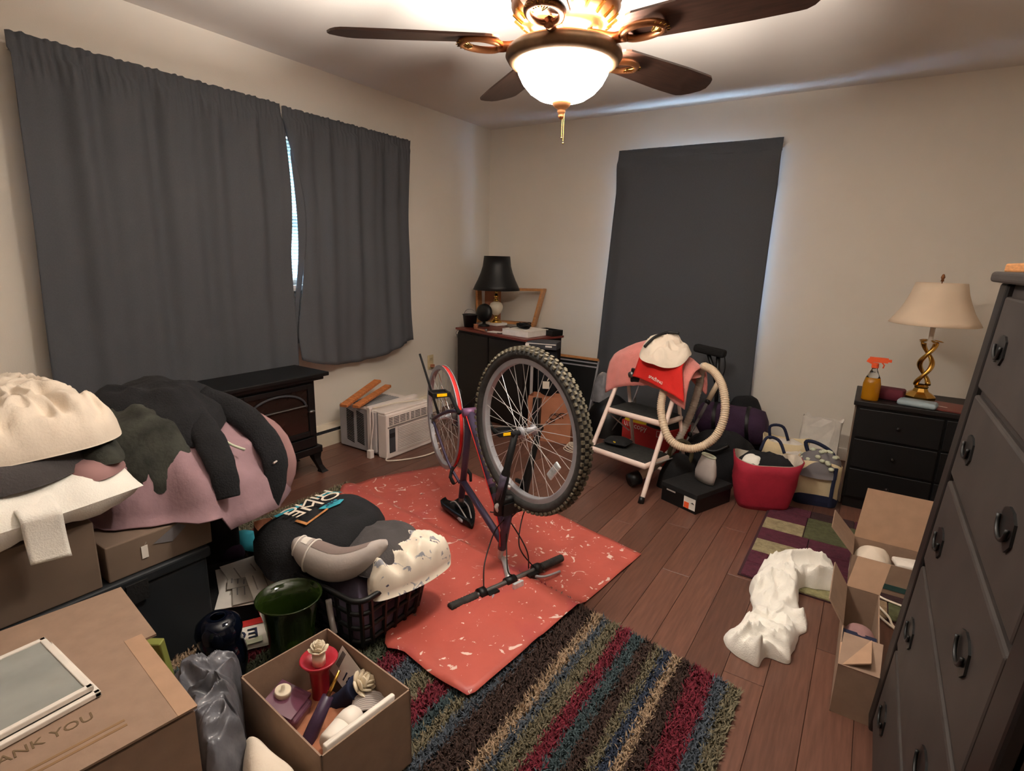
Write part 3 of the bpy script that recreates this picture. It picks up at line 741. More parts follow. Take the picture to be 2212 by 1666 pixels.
MB().cyl(RC-LT*.08, RC+LT*.08, .006, n=8).build('rear_axle', 'steel', bk)
MB().cyl(BB-LT*.036, BB+LT*.036, .022, n=16).build('bottom_bracket', 'pinkframe', bk, True)
# decals on the down tube
dd = (B(-.532, .20)-BB).normalized()
MB().cyl(BB+dd*.36, BB+dd*.385, .0206, n=14, cap=False).build('frame_decal', 'pinkframe', bk, True)
MB().cyl(BB+dd*.40, BB+dd*.43, .0206, n=14, cap=False).build('frame_decal', 'black', bk, True)
# chain rings
cR = MB(); Rl = Matrix((U, V((0, 0, 1)), LT)).transposed()
for r, z in ((.085, -.046), (.070, -.053), (.05, -.060)):
    cR.lathe([(r-.012, z-.001), (r, z-.001), (r, z+.001), (r-.012, z+.001), (r-.012, z-.001)], BB, 40, Rl)
for i in range(5):
    a = 2*pi*i/5; e = U*cos(a)+V((0, 0, 1))*sin(a); cR.box(BB+e*.04-LT*.05, (.075, .014, .005), Matrix((e, LT.cross(e), LT)).transposed())
cR.build('chainring', 'blackmatte', bk)
ca = (U*.80+V((0, 0, 1))*.12).normalized()
ca = (B(.055, .72)-BB).normalized() if False else (U*.55+V((0, 0, .62))).normalized()
# crank arms: one towards the rear on the near side, one opposite on the far side
near = LT; pl1 = BB+near*.055; e1 = (U*.80+V((0, 0, .34))).normalized()*.165
far = -LT; pl2 = BB+far*.065
def crank(p, e, sd):
    o = MB().tube([p, p+e], [.011, .008], 8).build('crank_arm', 'blackmatte', bk, True)
    c_ = p+e+sd*.05
    pe = MB(); M3 = Matrix((U, LT, V((0, 0, 1)))).transposed()
    pe.cyl(p+e, p+e+sd*.09, .007, n=8)
    for q in (-.035, .035): pe.box(c_+U*q, (.012, .085, .022), M3)
    for q in (-.04, .04): pe.box(c_+LT*q, (.08, .010, .020), M3)
    pb = pe.build('pedal', 'blackmatte', bk)
    for q in (-.042, .042): MB().box(c_+U*q+V((0, 0, .002)), (.004, .05, .014), M3).build('pedal_reflector', 'amber', pb)
crank(pl1, e1, near); crank(pl2, -e1, far)
# rear cassette and derailleur, chain
MB().lathe([(.012, -.055), (.05, -.052), (.05, -.050), (.042, -.046), (.042, -.044), (.034, -.040), (.034, -.036), (.012, -.034)], RC, 28, Rl).build('cassette', 'steel', bk, True)
MB().tube([B(.31, .47, -.075), B(.335, .52, -.085), B(.30, .60, -.08)], [.012, .014, .010], 8).ball(B(.30, .60, -.08), .022, 10).build('rear_derailleur', 'blackmatte', bk, True)
ch = [B(-.10, .60+.085, -.046), B(.10, .57, -.046), B(.30, .515, -.046)]
MB().tube(ch, .0035, 6).build('chain', 'blackmatte', bk)
MB().tube([B(-.10, .60-.085, -.046), B(.30, .415, -.046)], .0035, 6).build('chain', 'blackmatte', bk)
# saddle upside down on the cloth
sd = MB(); rings = []
for k in range(19):
    t = k/18; s_ = .15-.29*t
    wd = (.074*max(0, 1-t*1.05)**.75+.020)*min(1, (k+.6)/3)**.5*min(1, (18.6-k)/1.5)**.5
    hz_ = .058
    rings.append([B(s_, .006+hz_*(1-sin(a))*1.0 if False else .006+hz_*(1-max(0, sin(a))**.6), wd*cos(a)) for a in [pi*i/10 for i in range(11)]]+[B(s_, .045, -wd*.72), B(s_, .03, 0), B(s_, .045, wd*.72)])
sdl = sd.loft(rings, cap=True).build('saddle', 'black', bk, True)
for l in (-1, 1):
    MB().tube(spline([B(.10, .05, l*.03), B(.05, .075, l*.022), B(-.03, .075, l*.022), B(-.10, .045, l*.012)], 14), .0038, 6).build('saddle_rail', 'chrome', sdl, True)
MB().ball(B(-.06, .035, .036), (.045, .010, .014), 10, Matrix((U, LT, V((0, 0, 1)))).transposed()).build('saddle_panel', 'acgray', sdl, True)
MB().cyl(B(.02, .06, -.03), B(.02, .06, .03), .016, n=12).build('saddle_clamp', 'black', sdl, True)
# fork: crown and two legs to the front hub
fk = (FC-HT); side = fn_
CR_ = HT+(HT-HB).normalized()*.03
MB().tube([CR_-side*.075, CR_+side*.075], .020, 10).build('fork_crown', 'black', bk, True)
MB().box(CR_-V((0, 0, .03)), (.05, .11, .05), Matrix((fd, side, V((0, 0, 1)))).transposed()).build('fork_bridge', 'black', bk)
for l in (-1, 1):
    a_ = CR_+side*l*.062; e_ = FC+side*l*.062; mid = a_+(e_-a_)*.45
    lgm = MB().tube([a_-V((0, 0, .05)), a_, mid, mid+(e_-mid)*.05, e_], [.021, .021, .018, .0145, .013], 12).build('fork_leg', 'black', bk, True)
    MB().tube([a_+(e_-a_)*.06+side*l*.003-fd*0, a_+(e_-a_)*.42+side*l*.003], .0185, 8).build('fork_decal', mat('decal', (70, 62, 78), .5, var=.5, vs_=40), lgm, True)
    MB().cyl(e_-side*l*.02, e_+side*l*.014, .011, n=10).build('axle_nut', 'blackmatte', bk, True)
    # cantilever brake arm
    q = CR_+(FC-CR_)*.13+side*l*.05
    MB().tube([q, q+V((0, 0, -.05))+side*l*.035, q+V((0, 0, -.085))+side*l*.02], [.010, .009, .007], 8).box(q+V((0, 0, .03))-side*l*.014, (.05, .012, .014), Matrix((fd, side, V((0, 0, 1)))).transposed()).ball(q+side*l*.012, .011, 8).build('brake_arm', 'chrome' if l > 0 else 'blackmatte', bk, True)
# stem and handlebar on the floor
G1, G2 = V((1.945, -2.935, .034)), V((2.122, -2.372, .034)); HM = (G1+G2)/2
hd = (G2-G1).normalized(); hf = V((hd.y, -hd.x, 0))
SB = HB+(HB-HT).normalized()*.05
MB().tube(spline([HB, SB, HB+(HB-HT).normalized()*.06+hf*.03, HM+hf*-.01], 12), [.014]*3+[.0125]*10, 10).build('stem', 'chrome', bk, True)
MB().tube([G1, G1+hd*.10, HM-hd*.12, HM-hd*.03, HM+hd*.03, HM+hd*.12, G2-hd*.10, G2], .0112, 10).build('handlebar', 'steel', bk, True)
MB().cyl(HM-hd*.025, HM+hd*.025, .019, n=14).build('stem_clamp', 'black', bk, True)
for sg, g in ((1, G1), (-1, G2)):
    h_ = hd*sg
    gm = MB(); gm.tube([g+h_*(i*.0065) for i in range(20)], [.0175 if i % 2 else .016 for i in range(20)], 12); gm.build('grip', 'rubber', bk, True)
    MB().tube([g+h_*.135, g+h_*.165], .024, 12).build('shifter', 'black', bk, True)
    MB().box(g+h_*.19+hf*.022+V((0, 0, -.006)), (.05, .022, .022), Matrix((h_, h_.cross(V((0, 0, 1))), V((0, 0, 1)))).transposed()).build('brake_perch', 'black', bk)
    MB().tube(spline([g+h_*.185+hf*.03+V((0, 0, -.006)), g+h_*.15+hf*.055+V((0, 0, -.008)), g+h_*.07+hf*.062+V((0, 0, -.01))], 8), [.007, .0068, .0062, .006, .0055, .0052, .005, .005, .006], 8).build('brake_lever', 'alloy', bk, True)
MB().box(HM+hf*.05+V((0, 0, -.004)), (.05, .012, .046), Matrix((hd, hf, V((0, 0, 1)))).transposed()).build('front_reflector', 'reflector', bk)
for pts in ([G1+hd*.16+V((0, 0, .02)), G1+hd*.20+V((0, 0, .09))-hf*.05, HB+V((0, 0, .10))-hd*.06+hf*.02, HT+V((0, 0, -.06))-hd*.03], [HM+V((0, 0, .02))+hd*.01, HM+V((0, 0, .05))-hf*.02, HB+V((0, 0, .12))+hf*.035, CR_+hf*.05+V((0, 0, -.03))], [G2-hd*.17+V((0, 0, .02)), G2-hd*.20+V((0, 0, .10))-hf*.06, HB+V((0, 0, .13))+hd*.12, CR_+hd*.08+hf*.06], [HM+hd*.1+V((0, 0, .02)), HM+hd*.08+V((0, 0, .12)), HB+V((0, 0, .14))+hd*.02, HB+V((0, 0, .16))-hd*.03-hf*.05]):
    MB().tube(spline(pts, 24), .0028, 6).build('cable', 'black', bk, True)
MB().tube(spline([BB+LT*.025, B(-.3, .42, .022), B(-.5, .23, .022), B(-.53, .12, .02)], 16), .0025, 6).build('cable', 'redtape', bk, True)
MB().tube(spline([B(.0, .30, .03), B(.05, .22, .05), B(.06, .17, .03), B(.02, .20, .02)], 16), .0025, 6).build('cable', 'black', bk, True)
for l in (-1, 1): MB().tube([B(.07, .262, l*.03), B(.03, .225, l*.055), B(.0, .20, l*.045)], [.009, .009, .007], 8).build('rear_brake_arm', 'blackmatte', bk, True)
# propped kickstand
MB().tube([B(.24, .50, .05), B(.42, .80, .10)], [.007, .006], 8).build('kickstand', 'blackmatte', bk, True)
# ---------------------------------------------------------------- step stool
E1 = V((.968, -.25, 0)).normalized(); E2 = V((.25, .968, 0)).normalized()   # along the steps, and backwards
S0 = V((1.966, -1.485, 0))                                                # middle between the two front feet
def Q(a, b, z): return S0+E1*a+E2*b+V((0, 0, z))
stl = thing('step_stool', 'white steel folding step stool with black rubber treads', 'step stool', Q(0, .25, 0))
def fleg(sg): return spline([Q(sg*.225, 0, .0), Q(sg*.215, .12, .25), Q(sg*.205, .245, .5), Q(sg*.195, .33, .68)], 10)
for sg in (-1, 1):
    MB().tube(fleg(sg), .0135, 10).build('front_leg', 'stoolwhite', stl, True)
    MB().cyl(Q(sg*.225, -.004, .0), Q(sg*.222, .012, .032), .0165, n=12).build('foot_cap', 'black', stl, True)
    MB().tube([Q(sg*.175, .34, .66), Q(sg*.185, .44, .30), Q(sg*.19, .52, .012)], .011, 10).build('rear_leg', 'stoolwhite', stl, True)
    MB().cyl(Q(sg*.2, .20, .40), Q(sg*.19, .43, .24), .004, n=6).build('brace_rod', 'chrome', stl)
    MB().cyl(Q(sg*.21, .13, .20), Q(sg*.19, .46, .17), .004, n=6).build('brace_rod', 'chrome', stl)
MB().tube([Q(-.19, .52, .012), Q(.19, .52, .012)], .011, 10).build('rear_foot_bar', 'stoolwhite', stl, True)
RE = Matrix((E1, E2, V((0, 0, 1)))).transposed()
for (b0, b1, z, hw) in ((.05, .31, .21, .20), (.19, .42, .435, .20), (.30, .46, .675, .19)):
    MB().rbox(Q(0, (b0+b1)/2, z-.018), (hw*2, b1-b0, .036), .035, RE, n=5).build('step', 'stoolwhite', stl, True)
    MB().rbox(Q(0, (b0+b1)/2, z+.002), (hw*2-.022, b1-b0-.022, .005), .03, RE, n=5).build('rubber_tread', 'grip', stl, True)
# small black pouch on the lower step
pz = thing('pouch', 'small black pouch with a yellow tab lying on the lower step', 'pouch', Q(-.11, .17, .216))
MB().pillow(Q(-.10, .19, .238), (.16, .13, .05), RE @ rot('Z', 12), 10).build('bag', 'blackmatte', pz, True)
MB().box(Q(-.085, .135, .246), (.016, .003, .012), RE).build('tab', 'yellow', pz)
# pink towel folded over the top step
tw = MB()
def towel(s_, t, lift=0):
    a = -.27+.56*s_                                   # along the step
    # cross-section: front hang, top, back hang
    fr = .075+.03*sin(3*s_+1)+.05*max(0, s_-.6)
    prof = [(.27-.01, .70-fr), (.265, .72), (.285, .79), (.33, .835), (.40, .84), (.46, .80), (.485, .74), (.49, .69)]
    k = t*(len(prof)-1); i = min(int(k), len(prof)-2); u = k-i
    b = prof[i][0]+(prof[i+1][0]-prof[i][0])*u; z = prof[i][1]+(prof[i+1][1]-prof[i][1])*u
    e = abs(2*s_-1)
    z -= .10*max(0, (.42-s_)/.42)**2.0+.11*max(0, (s_-.52)/.48)**1.5
    n = N.noise(V((a*9, b*9, 2)))*.014+N.noise(V((a*22, b*18, 5)))*.006
    return Q(a, b+n+lift, z+n)
to = thing('bath_towel', 'pink towel draped over the top of the step stool', 'towel', Q(0, .36, .70))
solid(tw.grid(towel, 34, 34).build('towel', 'pinktowel', to, True), .012, 1)
# lumpy support under the towel: a folded pink towel stack
MB().mound([(Q(a, b, 0).x, Q(a, b, 0).y) for a, b in ((-.24, .30), (0, .285), (.25, .29), (.26, .45), (0, .47), (-.24, .45))], .685, .11, 40, 8, fold=.012, seed=3).build('folded_layer', 'pinktowel', to, True)
# red shorts over the towel front
sh = thing('shorts', 'bright red athletic shorts with white lettering hanging over the pink towel', 'shorts', Q(.12, .25, .60))
def shorts(s_, t):
    u = s_-.5; wd = .25+.10*t
    a = .115+u*wd+.02*t; 
    if t < .25: b = .33-.32*t+.0; z = .845-.24*t
    else: b = .25-.045*(t-.25); z = .785-.20*(t-.25)
    z -= .025*(1-abs(u*2))*t*0+.02*t*(abs(u)*2)**2+.06*(s_-.5)*.6-.05*t*(.5-s_)
    n = N.noise(V((a*14, z*10, 3)))*.008
    return Q(a, b+n-.018-.01*cos(u*5), z)
solid(MB().grid(shorts, 22, 22).build('cloth', 'red', sh, True), .006, 1)
def onshort(s_, t, off=.012):
    p = V(shorts(s_, t)); px = V(shorts(s_+.05, t))-p; py = V(shorts(s_, t-.05))-p
    Mx = frame4(p, px, py); Mx.translation = p+Mx.to_3x3() @ V((0, 0, off)); return Mx
text('SPALDING', .022, 'paper', sh, onshort(.50, .84), 'lettering', .0008)
mk = MB()
for i in range(3): mk.box((0, 0, 0), (.003, .012, .0008), rot('Z', -35+35*i))
o = mk.build('emblem', 'paper', sh, world=False); o.matrix_parent_inverse = pmat(sh).inverted(); o.matrix_basis = onshort(.50, .80)
# white cap / cloth on top with black strap
cp_ = thing('cloth_cap', 'off white cloth cap with a black band lying on the red shorts', 'cap', Q(.13, .28, .83))
oc_ = [(Q(a, b, 0).x, Q(a, b, 0).y) for a, b in ((.0, .20), (.08, .165), (.18, .18), (.25, .25), (.24, .36), (.14, .42), (.03, .40), (-.02, .30))]
def capz(x, y):
    d = V((x, y, 0))-S0; b = d.dot(E2); a = d.dot(E1); return .868-max(0, .31-b)*.72-max(0, a-.12)*.42
MB().mound(oc_, capz, .030, 70, 16, fold=.05, fs=15, seed=5, crease=.75).build('cloth', 'cream', cp_, True)
MB().tube(spline([Q(.03, .20, .845), Q(.05, .27, .90), Q(.09, .34, .925), Q(.15, .36, .925)], 14), [.009]*15, 8).build('band', 'black', cp_, True)
# dark object under the towel edge
dk = thing('camera_case', 'dark camera case peeking out under the pink towel', 'case', Q(-.04, .30, .69))
bevel(MB().box(Q(-.03, .275, .655), (.11, .06, .09), RE @ rot('Z', 10)).build('case', 'black', dk), .01, 3)
MB().cyl(Q(-.07, .24, .66), Q(-.07, .225, .66), .018, n=16).build('lens', 'steel', dk, True)

# ---------------------------------------------------------------- vacuum hose, wand, stand
hs = thing('vacuum_hose', 'beige ribbed vacuum hose looped over the right side of the step stool', 'hose', (2.25, -1.3, 0))
path = spline([(2.175, -1.22, .72), (2.175, -1.275, .62), (2.185, -1.33, .49), (2.265, -1.38, .35), (2.385, -1.36, .315), (2.49, -1.33, .39), (2.525, -1.30, .52), (2.495, -1.26, .655), (2.43, -1.22, .735), (2.36, -1.18, .755)], 330)
MB().tube(path, [.0235 if i % 3 else .0195 for i in range(331)], 14).build('ribbed_loop', 'hose', hs, True)
p2_ = spline([(2.36, -1.18, .755), (2.335, -1.12, .71), (2.325, -1.10, .62), (2.30, -1.09, .48), (2.26, -1.10, .33), (2.21, -1.14, .20), (2.15, -1.22, .12), (2.10, -1.30, .075)], 200)
MB().tube(p2_, [.0225 if i % 3 else .019 for i in range(201)], 14).build('ribbed_drop', mat('hosegray', (176, 164, 150), .6, var=.06), hs, True)
MB().tube([(2.13, -1.25, .10), (2.08, -1.33, .06), (2.06, -1.36, .045)], [.026, .028, .03], 14).build('hose_end', 'hose', hs, True)
MB().cyl((2.085, -1.325, .062), (2.045, -1.375, .045), .044, .040, n=20).build('end_cap', 'black', hs, True)
wd_ = thing('vacuum_wand', 'telescopic grey vacuum wand with beige grip leaning behind the hose', 'wand', (2.25, -.98, 0))
a_, b_ = V((2.20, -1.16, .02)), V((2.385, -.86, .62)); d_ = b_-a_
MB().cyl(a_, a_+d_*.68, .0075, n=10).build('lower_tube', 'steel', wd_, True)
MB().cyl(a_+d_*.62, a_+d_*.82, .011, n=10).build('upper_tube', 'graydark', wd_, True)
MB().cyl(a_+d_*.80, b_, .016, n=12).build('handle', 'hose', wd_, True)
MB().ball(a_+d_*.45, (.016, .016, .02), 8).ball(a_+d_*.78, (.018, .018, .02), 8).build('collar', 'black', wd_, True)
MB().cyl(a_-d_*.03, a_+d_*.01, .012, n=10).build('tip', 'black', wd_, True)
ts = thing('folding_stand', 'black folding stand with a padded head and hanging strap before the curtain', 'stand', (2.28, -.42, 0))
bevel(MB().box((2.215, -.45, .735), (.22, .07, .055), rot('Z', -6) @ rot('Y', 6)).build('padded_head', 'blackmatte', ts), .018, 3)
MB().tube([(2.27, -.43, .72), (2.28, -.42, .5), (2.31, -.40, .02)], [.016, .014, .012], 8).build('post', 'black', ts, True)
MB().tube([(2.20, -.44, .72), (2.25, -.43, .60), (2.28, -.42, .48)], [.013, .016, .013], 8).build('brace', 'black', ts, True)
for dx, dy in ((-.16, -.06), (.14, -.10), (.02, .14)): MB().tube([(2.30, -.405, .22), (2.31+dx, -.41+dy, .008)], .009, 6).build('leg', 'black', ts, True)
MB().tube(spline([(2.315, -.46, .72), (2.33, -.46, .62), (2.30, -.45, .52), (2.27, -.44, .46)], 16), .004, 6).build('strap', 'black', ts, True)
MB().box((2.30, -.41, .28), (.06, .05, .06), rot('Z', 20)).build('clamp', 'black', ts)
# ---------------------------------------------------------------- red copy paper carton with cloths
cb = thing('paper_carton', 'red carton printed copy standing behind the step stool', 'carton', (1.97, -.72, 0), rad(-15.5))
bevel(MB().box((0, 0, .115), (.37, .27, .23)).build('box', 'redcard', cb, world=False), .004)
bevel(MB().box((0, 0, .215), (.378, .278, .05)).build('lid', 'redcard', cb, world=False), .004)
pmx = pmat(cb)
text('copy', .055, 'paper', cb, pmx @ frame4((-.03, -.1405, .218), (1, 0, 0), (0, 0, 1)), ext=.0005)
for i in range(4): 
    MB().tube([(-.165+i*.020, -.141, .235), (-.160+i*.020, -.141, .212), (-.150+i*.018, -.141, .205)], .0025, 5).build('printed_stroke', 'paper', cb, world=False)
MB().b2((.10, -.1395, .225), (.17, -.1385, .228)).b2((.10, -.1395, .185), (.17, -.1385, .188)).b2((.10, -.1395, .185), (.103, -.1385, .228)).b2((.167, -.1395, .185), (.17, -.1385, .228)).build('printed_frame', 'paper', cb, world=False)
bevel(MB().b2((.12, -.1365, .05), (.16, -.1352, .10)).build('shipping_label', 'paper', cb, world=False), .001)
pq = lambda x, y: (cb.matrix_basis @ V((x, y, 0)))[:2] if False else ((pmx @ V((x, y, 0))).x, (pmx @ V((x, y, 0))).y)
one(MB().mound([pq(x, y) for x, y in ((-.18, -.12), (-.05, -.135), (.02, -.10), (-.02, .02), (-.16, .0))], .24, .045, 32, 8, fold=.012, fs=16, seed=8), 'dust_cloth', 'yellow', 'crumpled yellow cloth on top of the red carton', 'cloth', True)
one(MB().mound([pq(x, y) for x, y in ((.0, -.12), (.16, -.12), (.17, .10), (.02, .11), (-.03, .04))], .24, .07, 36, 8, fold=.014, fs=14, seed=9), 'folded_garment', 'blackcloth', 'dark garment bundled on the red carton beside a yellow cloth', 'clothing', True)
# bags and clutter further behind the stool
one(MB().mound([(1.34, -.55), (1.55, -.62), (1.68, -.50), (1.66, -.30), (1.45, -.22), (1.34, -.34)], 0, .30, 44, 12, fold=.03, fs=8, seed=11), 'garbage_bag', 'black', 'black soft bag on the floor below the back window curtain', 'bag', True)
pbag = one(MB().mound([(1.36, -.48), (1.46, -.52), (1.52, -.42), (1.44, -.33), (1.35, -.38)], .25, .22, 34, 10, fold=.03, fs=14, seed=12), 'plastic_bag', 'plastic', 'clear crumpled plastic bag near the leaning picture frames', 'bag', True)
tri = thing('tripod', 'slim silver tripod standing behind the upper step', 'tripod', (1.72, -.45, 0))
MB().cyl((1.80, -.50, .62), (1.70, -.55, .20), .007, n=8).build('column', 'alloy', tri, True)
for x, y in ((1.56, -.60), (1.76, -.70), (1.72, -.35)): MB().tube([(1.735, -.53, .34), (x, y, .005)], [.007, .005], 6).build('leg', 'steel', tri, True)
MB().box((1.80, -.50, .63), (.05, .04, .04), rot('Z', 20)).box((1.86, -.49, .61), (.06, .02, .03), rot('Z', 10)).build('head', 'black', tri)
cr = MB()
for k in range(4): cr.tube(spline([(1.50+.1*cos(a+k*.3), -.98+.07*sin(a)+k*.006, .005+.005*k) for a in [2*pi*i/12 for i in range(11)]], 30), .0035, 5)
one(cr, 'cord_bundle', 'cream', 'loose white cord coiled on the floor beside the lower step', 'cord', True)

# ---------------------------------------------------------------- shoe box, pouch, handbag
sb = thing('shoe_box', 'black shoe box with an orange and white label on its corner', 'shoe box', (2.425, -1.32, 0), rad(-22))
bevel(MB().box((0, 0, .055), (.235, .31, .11)).build('box', 'black', sb, world=False), .002)
bevel(MB().box((0, 0, .098), (.242, .317, .03)).build('lid', 'darkgray' if False else 'blackmatte', sb, world=False), .003)
MB().box((.075, -.1562, .05), (.075, .002, .065)).build('label', 'paper', sb, world=False)
MB().box((.057, -.1576, .035), (.032, .001, .034)).build('label_patch', 'orange', sb, world=False)
MB().tube([(.085, -.158, .055), (.097, -.158, .058), (.105, -.158, .053)], [.001, .004, .001], 6).build('label_shoe', 'slot', sb, world=False)
MB().box((-.05, -.1595, .078), (.06, .001, .008)).build('printed_mark', 'graytrim', sb, world=False)
gp = thing('drawstring_pouch', 'grey canvas pouch with a pale green rim standing on the shoe box', 'pouch', (2.45, -1.28, .115))
R4 = rot('Z', -35)
po = MB(); rings = []
for z, wx_, wy_ in ((.0, .075, .028), (.05, .078, .036), (.10, .066, .032), (.15, .05, .018)):
    rings.append([V((2.455, -1.29, .117+z))+R4 @ V((wx_*cos(a)*(1 if abs(cos(a)) < .9 else .96), wy_*sin(a)+z*.10, 0)) for a in [2*pi*i/20 for i in range(20)]])
po.loft(rings, cap=True); po.build('pouch_body', 'graytrim', gp, True)
MB().tube(rings[-1], .006, 6, closed=True).build('rim', 'sageknit', gp, True)
hb = thing('handbag', 'olive black handbag with an upright ring handle behind the shoe box', 'handbag', (2.27, -1.17, 0))
MB().mound([(2.17, -1.24), (2.27, -1.27), (2.36, -1.18), (2.34, -1.06), (2.22, -1.06)], 0, .20, 36, 10, fold=.015, seed=14).build('bag_body', 'blackmatte', hb, True)
MB().tube([(2.275+.058*cos(a), -1.165+.035*cos(a), .20+.085*sin(a)) for a in [2*pi*i/28 for i in range(28)]], .013, 8, closed=True).build('ring_handle', mat('olivedark', (70, 62, 40), .7), hb, True)
# ---------------------------------------------------------------- dark bag pile
df = thing('duffel_bag', 'dark purple rolled duffel bag lying on top of a black bag', 'duffel bag', (2.45, -.55, .14))
ax_ = Matrix((V((0, .97, -.25)), V((-.12, .25, .96)), V((.98, .12, -.02)))).transposed()
MB().lathe([(0, -.02), (.06, -.015), (.115, .02), (.13, .10), (.125, .25), (.13, .36), (.115, .425), (.06, .445), (0, .445)], (2.21, -.52, .265), 26, ax_).build('bag', 'plum', df, True)
for z_ in (.12, .33): MB().lathe([(.133, z_-.012), (.136, z_), (.133, z_+.012)], (2.21, -.52, .265), 26, ax_).build('strap', 'black', df, True)
bp_ = thing('backpack', 'black soft backpack slumped on the floor behind the red tote', 'backpack', (2.42, -.72, 0))
MB().mound([(2.16, -.86), (2.30, -1.0), (2.52, -1.0), (2.66, -.84), (2.64, -.62), (2.45, -.5), (2.24, -.56)], 0, .27, 52, 14, fold=.03, fs=8, seed=15).build('bag', 'blackcloth', bp_, True)
MB().tube(spline([(2.22, -.90, .12), (2.30, -.98, .22), (2.42, -.99, .20), (2.5, -.94, .24)], 16), .012, 6).build('strap', 'black', bp_, True)
one(MB().mound([(2.30, -.30), (2.48, -.33), (2.60, -.26), (2.56, -.12), (2.36, -.12)], 0, .40, 36, 12, fold=.03, fs=11, seed=16, p=3), 'coat', 'blackcloth', 'black furry coat heaped against the wall under the curtain', 'coat', True)

# ---------------------------------------------------------------- tote bags
rt = thing('tote_bag', 'crimson canvas tote with a cream lining, stuffed with black clothes', 'tote bag', (2.735, -1.16, 0))
def toteloft(cx, cy, rz, lv, n=40, ex=.55, wob=.006, seed=0):
    R4 = rot('Z', rz); rings = []
    for z, wx_, wy_ in lv:
        ring = []
        for i in range(n):
            a = 2*pi*i/n; c_, s_ = cos(a), sin(a)
            x = math.copysign(abs(c_)**ex, c_)*wx_; y = math.copysign(abs(s_)**ex, s_)*wy_
            w_ = N.noise(V((x*16+seed, y*16, z*14)))*wob*(1 if z > .01 else 0)
            zz = z+(.014*sin(2*a+seed) if z == lv[-1][0] else 0)
            ring.append(V((cx, cy, zz))+R4 @ V((x*(1+w_*5), y*(1+w_*5), 0)))
        rings.append(ring)
    return rings
lv = [(0, .125, .075), (.03, .138, .085), (.09, .148, .095), (.16, .158, .105), (.22, .165, .11), (.285, .172, .115)]
rg = toteloft(2.745, -1.155, 22, lv, wob=.022, seed=2)
solid(MB().loft(rg).build('bag_body', 'crimson', rt, True), .003, 1)
MB().prism([(p.x, p.y) for p in rg[0]], 0, .006).build('bag_base', 'crimson', rt)
rg2 = toteloft(2.745, -1.155, 22, [(.17, .150, .097), (.22, .158, .102), (.287, .168, .111)], wob=.022, seed=2)
MB().loft(rg2).build('lining', 'cream', rt, True)
ftop = [(p.x, p.y) for p in toteloft(2.745, -1.155, 22, [(.2, .15, .10)])[0]]
one(MB().mound(ftop, .215, .09, 40, 10, fold=.03, fs=16, seed=17), 'bundled_clothes', 'blackcloth', 'black clothes bundled in the crimson tote', 'clothing', True)
one(MB().mound([(2.64, -1.26), (2.72, -1.26), (2.735, -1.2), (2.68, -1.17), (2.63, -1.20)], .245, .06, 28, 8, fold=.012, fs=16, seed=18), 'folded_fabric', 'whitecloth', 'pale folded fabric at the front of the crimson tote', 'cloth', True)
one(MB().tube(spline([(2.70, -1.10, .30), (2.72, -1.06, .37), (2.78, -1.04, .36), (2.82, -1.07, .30)], 14), .009, 6), 'webbing_strap', 'navy', 'dark blue strap arching out of the crimson tote', 'strap', True)
wt = thing('tote_bag', 'cream canvas tote with navy trim filled with a grey crochet throw', 'tote bag', (2.98, -.90, 0))
lv = [(0, .105, .075), (.03, .11, .08), (.10, .108, .08), (.18, .108, .082), (.25, .11, .085)]
rg = toteloft(2.985, -.90, 12, lv, ex=.4, wob=.012, seed=5)
solid(MB().loft(rg).build('bag_body', 'beigetote', wt, True), .003, 1)
MB().prism([(p.x, p.y) for p in rg[0]], 0, .006).build('bag_base', 'navy', wt)
MB().loft(toteloft(2.985, -.90, 12, [(0, .111, .081), (.03, .1165, .0865), (.055, .116, .0865)], ex=.4, wob=.012, seed=5)).build('base_trim', 'navy', wt)
for sx in (.045, ):
    for z in range(1):
        q0 = V((2.985, -.90, 0))+rot('Z', 12) @ V((.072, -.086, 0))
        MB().tube([q0+V((0, 0, .01)), q0+V((0, -.002, .12)), q0+V((.004, -.004, .24))], .011, 6).build('handle_webbing', 'navy', wt)
MB().tube(spline([(2.92, -.80, .25), (2.90, -.79, .31), (2.96, -.80, .315), (3.04, -.82, .28), (3.075, -.86, .22)], 18), .011, 6).build('handle', 'navy', wt, True)
tr_ = thing('crochet_throw', 'grey and pale green crochet throw spilling from the cream tote', 'throw', (2.99, -.92, .2))
MB().mound([(2.88, -.97), (2.97, -1.01), (3.08, -.97), (3.10, -.85), (2.99, -.80), (2.89, -.84)], .20, .10, 44, 10, fold=.02, fs=16, seed=20, drop=.03).build('throw', 'graydark', tr_, True)
rr = random.Random(5)
for k in range(17):
    x = 2.90+.17*rr.random(); y = -1.0+.12*rr.random()
    zt_ = .20+.10*max(0, 1-(((x-2.99)/.11)**2+((y+.905)/.105)**2)**1.1)**.55
    MB().ball((x, y, zt_+.008), (.016, .016, .011), 8).build('crochet_puff', 'sageknit', tr_, True)
bt = thing('tote_bag', 'beige canvas tote with dark handles slumped behind the crimson tote', 'tote bag', (2.76, -.62, 0))
lv = [(0, .12, .08), (.08, .125, .085), (.18, .125, .08), (.27, .13, .075)]
rg = toteloft(2.78, -.66, 8, lv, ex=.5, wob=.02, seed=8)
solid(MB().loft(rg).build('bag_body', 'beigetote', bt, True), .003, 1)
MB().prism([(p.x, p.y) for p in rg[0]], 0, .006).build('bag_base', 'beigetote', bt)
MB().tube(spline([(2.70, -.73, .27), (2.69, -.73, .35), (2.76, -.73, .36), (2.80, -.735, .28)], 16), .009, 6).build('handle', 'navy', bt, True)
one(MB().mound([(2.68, -.72), (2.88, -.73), (2.89, -.60), (2.69, -.59)], .20, .06, 36, 8, fold=.03, fs=18, seed=21), 'crumpled_paper', 'paper', 'crumpled paper filling the beige tote', 'paper', True)
